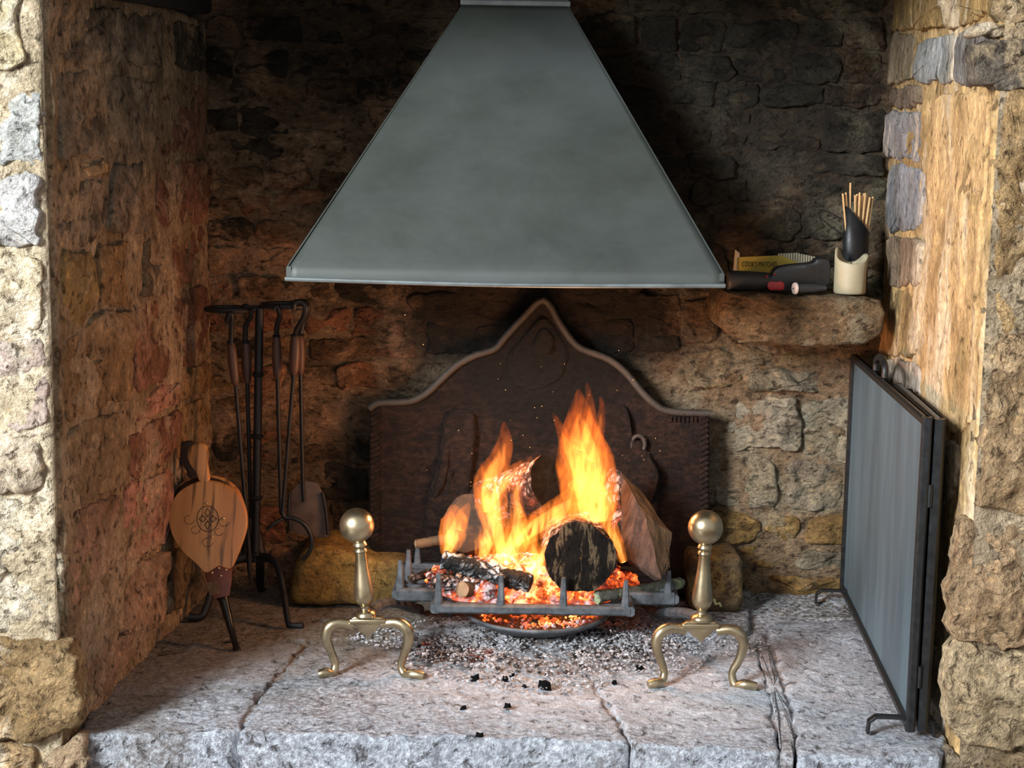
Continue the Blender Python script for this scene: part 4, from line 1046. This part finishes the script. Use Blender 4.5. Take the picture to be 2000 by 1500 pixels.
# ------------------------------------------------------------------ companion stand and its tools
SY = 3.29
def make_stand():
    base = FZ(498, 1198); root = thing('fire_tool_stand', 'black wrought iron fire tool stand on curved legs in the left corner', 'tool stand', (PY(500, 1090, SY).x, SY, 0))
    top, bot = PY(507, 602, SY), PY(499, 1095, SY)
    MB().tube([top, bot], .0095, 14).build('pole', MAT['black_iron'], root)
    for x, y, r in ((504, 731, .0145), (502, 852, .0165), (500, 972, .016), (500, 1082, .016)):
        c = PY(x, y, SY)
        MB().lathe(c+Vector((0, 0, .006)), c-Vector((0, 0, .006)), [(0, .010), (.2, r*.8), (.5, r), (.8, r*.8), (1, .010)], 18).build('collar', MAT['black_iron'], root)
    # scrolled arms: a flat hoop each side
    for cx, cy, rx in ((446, 604, 42), (556, 596, 42)):
        c = PY(cx, cy, SY-.01); r = rx*SY/FPX*1.02
        hoop = MB().tube([c+Vector((r*math.cos(t*math.pi/14), .72*r*math.sin(t*math.pi/14), 0)) for t in range(29)], .0062, 8)
        hoop.build('hoop', MAT['black_iron'], root)
    MB().tube([PY(487, 604, SY-.01), top, PY(516, 596, SY-.01)], .006, 8, 4).build('arm', MAT['black_iron'], root)
    legs = [[(500, 1090, 0), (525, 1090, -.02), (543, 1110, -.05), (554, 1160, -.09), (562, 1212, -.125), (568, 1229, -.135), (592, 1229, -.14)],
            [(498, 1090, 0), (465, 1092, -.01), (435, 1110, -.03), (416, 1150, -.05), (402, 1190, -.07), (392, 1208, -.08), (368, 1212, -.085)],
            [(500, 1090, 0), (505, 1092, .03), (508, 1100, .07), (508, 1120, .12), (508, 1140, .14), (510, 1158, .15), (512, 1165, .155)]]
    for lg in legs:
        P = [PY(x, y, SY+dy) for x, y, dy in lg]
        for p in P[-2:]: p.z = max(p.z, .006)
        P[-1].z = .006
        MB().tube(P, [.011, .011, .0105, .010, .009, .009, .011], 10, 5, .7).build('leg', MAT['black_iron'], root)
make_stand()
def tool(name, label, hook, grip, rod, Y, extra, dY=0.0):
    def q(x, y, o=0): return PY(x, y, Y+dY*(y-600)/600+o)
    root = thing(name, label, 'fire tool', q(*rod[-1]).to_tuple(), 'fire tools hanging on the stand')
    MB().tube([q(x, y, o) for x, y, o in hook], .0058, 10, 6).build('crook', MAT['black_iron'], root)
    (x0, y0), (x1, y1), w = grip
    k = Y/FPX
    MB().lathe(q(x0, y0), q(x1, y1), [(0, w*.7*k), (.03, w*.85*k), (.15, w*k), (.5, w*1.15*k), (.85, w*.95*k), (.97, w*.75*k), (1, w*.5*k)], 18).build('wooden_grip', MAT['tool_wood'], root)
    c = q(x0, y0)
    MB().lathe(c+Vector((0, 0, .004)), c-Vector((0, 0, .003)), [(0, w*.7*k), (.5, w*.95*k), (1, w*.8*k)], 16).build('ferrule', MAT['black_iron'], root)
    MB().tube([q(*r) for r in [(x1, y1-4)]+rod], .0047, 10).build('rod', MAT['black_iron'], root)
    extra(root, q)
    return root
def ex_poker(root, q):
    MB().tube([q(486, 1080), q(487, 1110), q(488, 1142)], [.0065, .0055, .001], 10).build('point', MAT['black_iron'], root)
tool('poker', 'straight iron poker at the far left of the tool stand', [(447, 612, -.03), (443, 626, -.03), (450, 612, -.035), (453, 622, -.03), (452, 640, -.02), (451, 670, -.01)], ((451, 669), (460, 752), 9), [(487, 1082)], SY-.03, ex_poker)
def ex_brush(root, q):
    MB().box(q(492, 1010), q(493, 1040), .030, .022, .034, .026, up=Vector((0, 1, 0))).build('brush_block', MAT['tool_wood'], root)
    MB().box(q(493, 1040), q(495, 1092), .040, .030, .058, .036, up=Vector((0, 1, 0))).build('bristles', MAT['black_plastic'], root, False)
tool('hearth_brush', 'hearth brush with black bristles hanging close to the left of the pole', [(468, 606, -.025), (478, 598, -.03), (488, 604, -.03), (490, 618, -.02), (480, 636, -.01), (479, 668, 0)], ((480, 669), (483, 750), 9), [(490, 1015)], SY+.015, ex_brush)
def ex_tongs(root, q):
    MB().tube([q(549, 980), q(549, 1002), q(556, 1010, -.02), (q(536, 1022, -.03)), q(522, 1034, -.03)], .0042, 8, 4).build('claw', MAT['black_iron'], root)
tool('log_fork', 'iron fire tool with a clawed end hanging right of the pole', [(535, 606, -.03), (541, 598, -.03), (545, 606, -.03), (546, 620, -.02), (541, 636, -.01), (540, 656, 0)], ((540, 657), (542, 740), 9), [(549, 1000)], SY-.02, ex_tongs)
def ex_hook(root, q):
    MB().tube([q(552, 1000), q(556, 1010), q(572, 1012), (q(592, 1022)), q(606, 1042), q(609, 1064), q(602, 1082), q(591, 1094)], [.005, .005, .0052, .0055, .0055, .005, .0045, .004], 10, 5).build('curved_hook', MAT['black_iron'], root)
tool('ember_rake', 'ember rake curling into a broad hook beside the ochre stone', [(573, 604, -.03), (577, 592, -.03), (590, 590, -.03), (597, 602, -.03), (592, 622, -.02), (580, 642, -.01), (577, 656, 0)], ((577, 655), (574, 732), 10), [(552, 1002)], SY-.045, ex_hook)
def ex_shovel(root, q):
    bl = [(578, 948), (590, 940), (606, 940), (620, 944), (630, 962), (637, 1000), (641, 1040), (640, 1052), (600, 1048), (568, 1040), (564, 1000), (565, 965)]
    MB().prism([q(x, y) for x, y in chaikin(bl, 2)], (0, .006, 0)).build('blade', MAT['blade'], root, True, bevel=.002)
    MB().tube([q(630, 962, -.004), q(637, 1000, -.006), q(641, 1045, -.008)], .004, 8, 4).build('raised_edge', MAT['black_iron'], root)
    MB().tube([q(565, 965, -.004), q(564, 1000, -.006), q(568, 1038, -.008)], .004, 8, 4).build('raised_edge', MAT['black_iron'], root)
tool('hearth_shovel', 'iron hearth shovel with a broad blade at the right of the tool stand', [(584, 606, -.02), (590, 590, -.02), (600, 594, -.02), (601, 612, -.01), (592, 632, 0), (586, 656, 0)], ((587, 655), (587, 732), 8.5), [(592, 950), (594, 980)], SY+.03, ex_shovel)

# ------------------------------------------------------------------ folding fire screen
def make_screen():
    near, far = FZ(1776, 1446), FZ(1646, 1168)
    ht = .590
    root = thing('fire_screen', 'folded black framed fire screen leaning along the right wall', 'fire screen', ((near+far)/2).to_tuple())
    d = (far-near).normalized(); side = Vector((d.y, -d.x, 0))   # towards the wall
    L = (far-near).length
    def panel(o0, o1, hz, L0, L1):
        a = near+side*o0+d*L0; b = near+side*o1+d*L1; up = Vector((0, 0, 1))
        w = .017
        z0, z1 = .018, hz
        pn = MB().box(a+up*z0, a+up*z1, w, w, up=d).build('frame_stile', MAT['screen_frame'], root)
        MB().box(b+up*z0, b+up*z1, w, w, up=d).build('frame_stile', MAT['screen_frame'], root)
        MB().box(a+up*(z0+w/2), b+up*(z0+w/2), w, w).build('frame_rail', MAT['screen_frame'], root)
        MB().box(a+up*(z1-w/2), b+up*(z1-w/2), w, w).build('frame_rail', MAT['screen_frame'], root)
        MB().prism([a+up*z0, b+up*z0, b+up*z1, a+up*z1], side*.004).build('mesh_sheet', MAT['screen_mesh'], root, False)
    panel(0, 0, ht, 0, L)
    panel(.022, .024, ht-.004, .006, L*.50)
    panel(.034, .040, ht-.010, .05, L*.46)
    for t in (.02, .93):
        c = near+d*(L*t)
        s = side
        P = [c-s*.072+Vector((0, 0, .004)), c-s*.070+Vector((0, 0, .026)), c-s*.058+Vector((0, 0, .036)), c+s*.030+Vector((0, 0, .036)), c+s*.042+Vector((0, 0, .028)), c+s*.046+Vector((0, 0, .004))]
        m = MB()
        for i in range(len(P)-1): m.box(P[i], P[i+1], .018, .005, up=s.cross(P[i+1]-P[i]).cross(P[i+1]-P[i]) if False else (Vector((0, 0, 1)) if abs((P[i+1]-P[i]).normalized().z) < .8 else -s))
        m.build('foot', MAT['black_iron'], root)
    c = near+d*(L*.62)+Vector((0, 0, ht))+side*.006
    MB().tube([c-d*.06, c-d*.055+Vector((0, 0, .022)), c-d*.02+Vector((0, 0, .034)), c+d*.02+Vector((0, 0, .034)), c+d*.055+Vector((0, 0, .022)), c+d*.06], .0075, 10, 5).build('carry_handle', MAT['screen_frame'], root)
    for z in (.12, .45):
        MB().tube([near+side*.011+Vector((0, 0, z-.02)), near+side*.011+Vector((0, 0, z+.02))], .006, 10).build('hinge', MAT['screen_frame'], root)
make_screen()

# ------------------------------------------------------------------ things on the ledge
LZ = LEDGE_Z+.002
def on_ledge(x, Y): # place above a picture column, at depth Y on the ledge
    p = PY(x, 575, Y); return Vector((p.x, Y, LZ))
def make_candle():
    Y = 3.275; c = on_ledge(1659, Y); k = Y/FPX
    root = thing('pillar_candle', 'burnt down ivory pillar candle with melted rim on the stone ledge', 'candle', c.to_tuple())
    n = 40; V = []; R = 31*k
    def top(t): return (64+25*math.exp(-((t-2.55)/.6)**2)+12*math.exp(-((t-.35)/.5)**2)+4*math.cos(2*t))*k
    zs = [0, .06, .3, .6, .85, .97, 1.0]
    rs = [.93, 1.0, .99, 1.0, 1.02, 1.0, .96]
    for z, r in zip(zs, rs):
        for i in range(n):
            t = 2*math.pi*i/n
            rr = R*r*(1+.10*(z > .8)*math.exp(-((t-.1)/.5)**2)+.02*fr(Vector((math.cos(t), math.sin(t), z)), 2, 3))
            V.append(c+Vector((rr*math.cos(t), rr*math.sin(t), z*top(t))))
    for r, zo in ((.85, -.004), (.78, -.014), (.5, -.020), (.0, -.021)):
        for i in range(n):
            t = 2*math.pi*i/n
            zz = top(t)+zo if r > .6 else 60*k-.012
            V.append(c+Vector((R*r*math.cos(t), R*r*math.sin(t), zz)))
    m = len(zs)+4
    Fc = [(i*n+j, i*n+(j+1) % n, (i+1)*n+(j+1) % n, (i+1)*n+j) for i in range(m-1) for j in range(n)]+[tuple(range(n-1, -1, -1))]
    mesh_obj('wax_body', V, Fc, MAT['candle'], root)
    MB().tube([c+Vector((0, 0, 55*k)), c+Vector((.001, 0, 64*k))], .0015, 6).build('wick', MAT['print'], root)
make_candle()
def make_holder():
    Y = 3.36; b = on_ledge(1667, Y); k = Y/FPX; R = 25*k
    root = thing('match_holder', 'black slant cut metal tube holding long match sticks behind the candle', 'match holder', b.to_tuple())
    n = 36
    def top(t): return (112+52*(.5-.5*math.cos(t)))*k      # low at the right front, tall at the left
    V = []
    for r, a in ((1, 0), (1, 1), (.9, 1), (.9, 0)):
        for i in range(n):
            t = 2*math.pi*i/n
            V.append(b+Vector((R*r*math.cos(t), R*r*math.sin(t), top(t) if a else (0 if r == 1 else .004))))
    Fc = [(i*n+j, i*n+(j+1) % n, (i+1)*n+(j+1) % n, (i+1)*n+j) for i in range(3) for j in range(n)]+[tuple(range(n-1, -1, -1)), tuple(range(3*n, 4*n))]
    mesh_obj('tube', V, Fc, MAT['black_plastic'], root)
    lp = [(1645, 458), (1620, 440), (1600, 422), (1597, 414), (1604, 410), (1622, 416), (1644, 428)]
    MB().tube([PY(x, y, Y-.01) for x, y in lp], .0016, 6, 5).build('wire_loop', MAT['black_iron'], root)
    for i, (x, y, bx) in enumerate(((1646, 378, 1660), (1652, 376, 1662), (1661, 357, 1658), (1670, 381, 1668), (1674, 379, 1666), (1679, 376, 1670), (1683, 382, 1664), (1687, 378, 1676), (1690, 377, 1671), (1694, 380, 1674), (1699, 385, 1672), (1705, 384, 1678))):
        dy = (i*7 % 5-2)*.005
        tip = PY(x, y, Y+dy); ft = b+Vector(((bx-1667)*k, dy*.6, .010))
        s = MB().tube([ft, tip], .0022, 6).build('long_match', MAT['bamboo'])
        tag(s, 'tallest long match stick, rising above the rest in the black holder' if i == 2 else 'long pale match stick of even height standing in the black holder', 'match', 'long matches in the holder')
make_holder()
def make_matchbook():
    Y = 3.42; a, b = on_ledge(1437, Y), on_ledge(1592, Y+.03); k = Y/FPX
    root = thing('match_pack', 'yellow pack of matches with a row of pale sticks at the ledge back', 'matches', a.to_tuple())
    d = (b-a); up = Vector((0, 0, 1))
    def P(t, h): return a+d*t+up*(h*k)
    cov = MB().prism([P(.0, 2), P(.9, 2), P(.9, 40), P(.55, 62), P(.0, 58)], (0, .012, 0)).build('card_cover', MAT['yellow_card'], root, False)
    MB().prism([P(-.04, 0), P(.03, 0), P(.03, 66), P(-.02, 72)], (0, .014, 0)).build('card_flap', MAT['match_row'], root, False)
    for i in range(15):
        t = .53+i*.031
        hh = 72-abs(i-7)*.6
        MB().box(P(t, 30)+Vector((0, .002, 0)), P(t+.006*(i-7)/7, hh-2-.4*i)+Vector((0, .002, 0)), .0042, .003, up=Vector((0, 1, 0))).build('match_strip', MAT['match_row'], root, False)
    cu = bpy.data.curves.new('lettering', 'FONT'); cu.body = "COOK'S MATCHES"; cu.size = .0165; cu.extrude = .0003
    t = bpy.data.objects.new('lettering_curve', cu); COL.objects.link(t)
    dg = bpy.context.evaluated_depsgraph_get()
    me = bpy.data.meshes.new_from_object(t.evaluated_get(dg)); bpy.data.objects.remove(t); me.name = 'lettering'
    w = max(v.co.x for v in me.vertices); s = (d.length*.44)/w
    ux = d.normalized()
    org = P(.06, 40)+Vector((0, -.0008, 0))
    for v in me.vertices: v.co = ux*(v.co.x*s)+up*(v.co.y*1.0)+Vector((0, -v.co.z, 0))
    link('lettering', me, org, cov, [MAT['print']])
make_matchbook()
def make_lighter_gun():
    Y = 3.30; a, b = on_ledge(1420, Y), on_ledge(1503, Y); k = Y/FPX; R = 20*k
    root = thing('electric_fire_lighter', 'black hand held electric fire lighter with red switch lying on the ledge', 'lighter', a.to_tuple())
    up = Vector((0, 0, R))
    MB().lathe(a+up, b+up, [(0, R*.86), (.03, R*.98), (.1, R), (.5, R*.96), (.85, R*.88), (1, R*.8)], 24).build('grip', MAT['grey_plastic'], root)
    prof = [(1500, 572), (1506, 540), (1516, 523), (1545, 517), (1590, 514), (1596, 504), (1622, 506), (1624, 540), (1618, 560), (1580, 566), (1540, 571)]
    MB().prism([PY(x, y, Y-.018) for x, y in chaikin(prof, 2)], (0, .045, 0)).build('body', MAT['black_plastic'], root, True, bevel=.005)
    sw = [(1499, 552), (1506, 549), (1516, 551), (1528, 549), (1533, 556), (1532, 565), (1524, 568), (1515, 566), (1505, 568), (1499, 563)]
    MB().prism([PY(x, y, Y-.021) for x, y in chaikin(sw, 2)], (0, .008, 0)).build('red_switch', MAT['red_plastic'], root, True, bevel=.0015)
    for x, y in ((1513, 536), (1497, 540)):
        MB().ball(PY(x, y, Y-.019), .0028, 10).build('red_light', MAT['red_plastic'], root)
    MB().prism([PY(x, y, Y-.0195) for x, y in ((1552, 521), (1576, 519), (1575, 523), (1552, 525))], (0, .004, 0)).build('badge', MAT['grey_plastic'], root, False)
make_lighter_gun()
def make_tube_lighter():
    k = 3.25/FPX; a = on_ledge(1553, 3.245); b = on_ledge(1612, 3.262); R = 10.5*k
    a = a+Vector((0, 0, R)); b = b+Vector((0, 0, R))
    root = thing('gas_lighter', 'slim dark tube lighter with round white end cap lying in front on the ledge', 'lighter', (a-Vector((0, 0, R))).to_tuple())
    MB().lathe(a, b, [(0, R*.85), (.1, R*.9), (.6, R*.85), (.8, R*.6), (1, R*.5)], 20).build('barrel', MAT['grey_plastic'], root)
    d = (b-a).normalized()
    cp = MB().lathe(a-d*.004, a+d*.003, [(0, R*1.0), (.3, R*1.12), (.8, R*1.12), (1, R*.9)], 24).build('end_cap', MAT['white_cap'], root)
    MB().ball(a-d*.0042, R*.16, 8).build('screw', MAT['print'], cp)
make_tube_lighter()
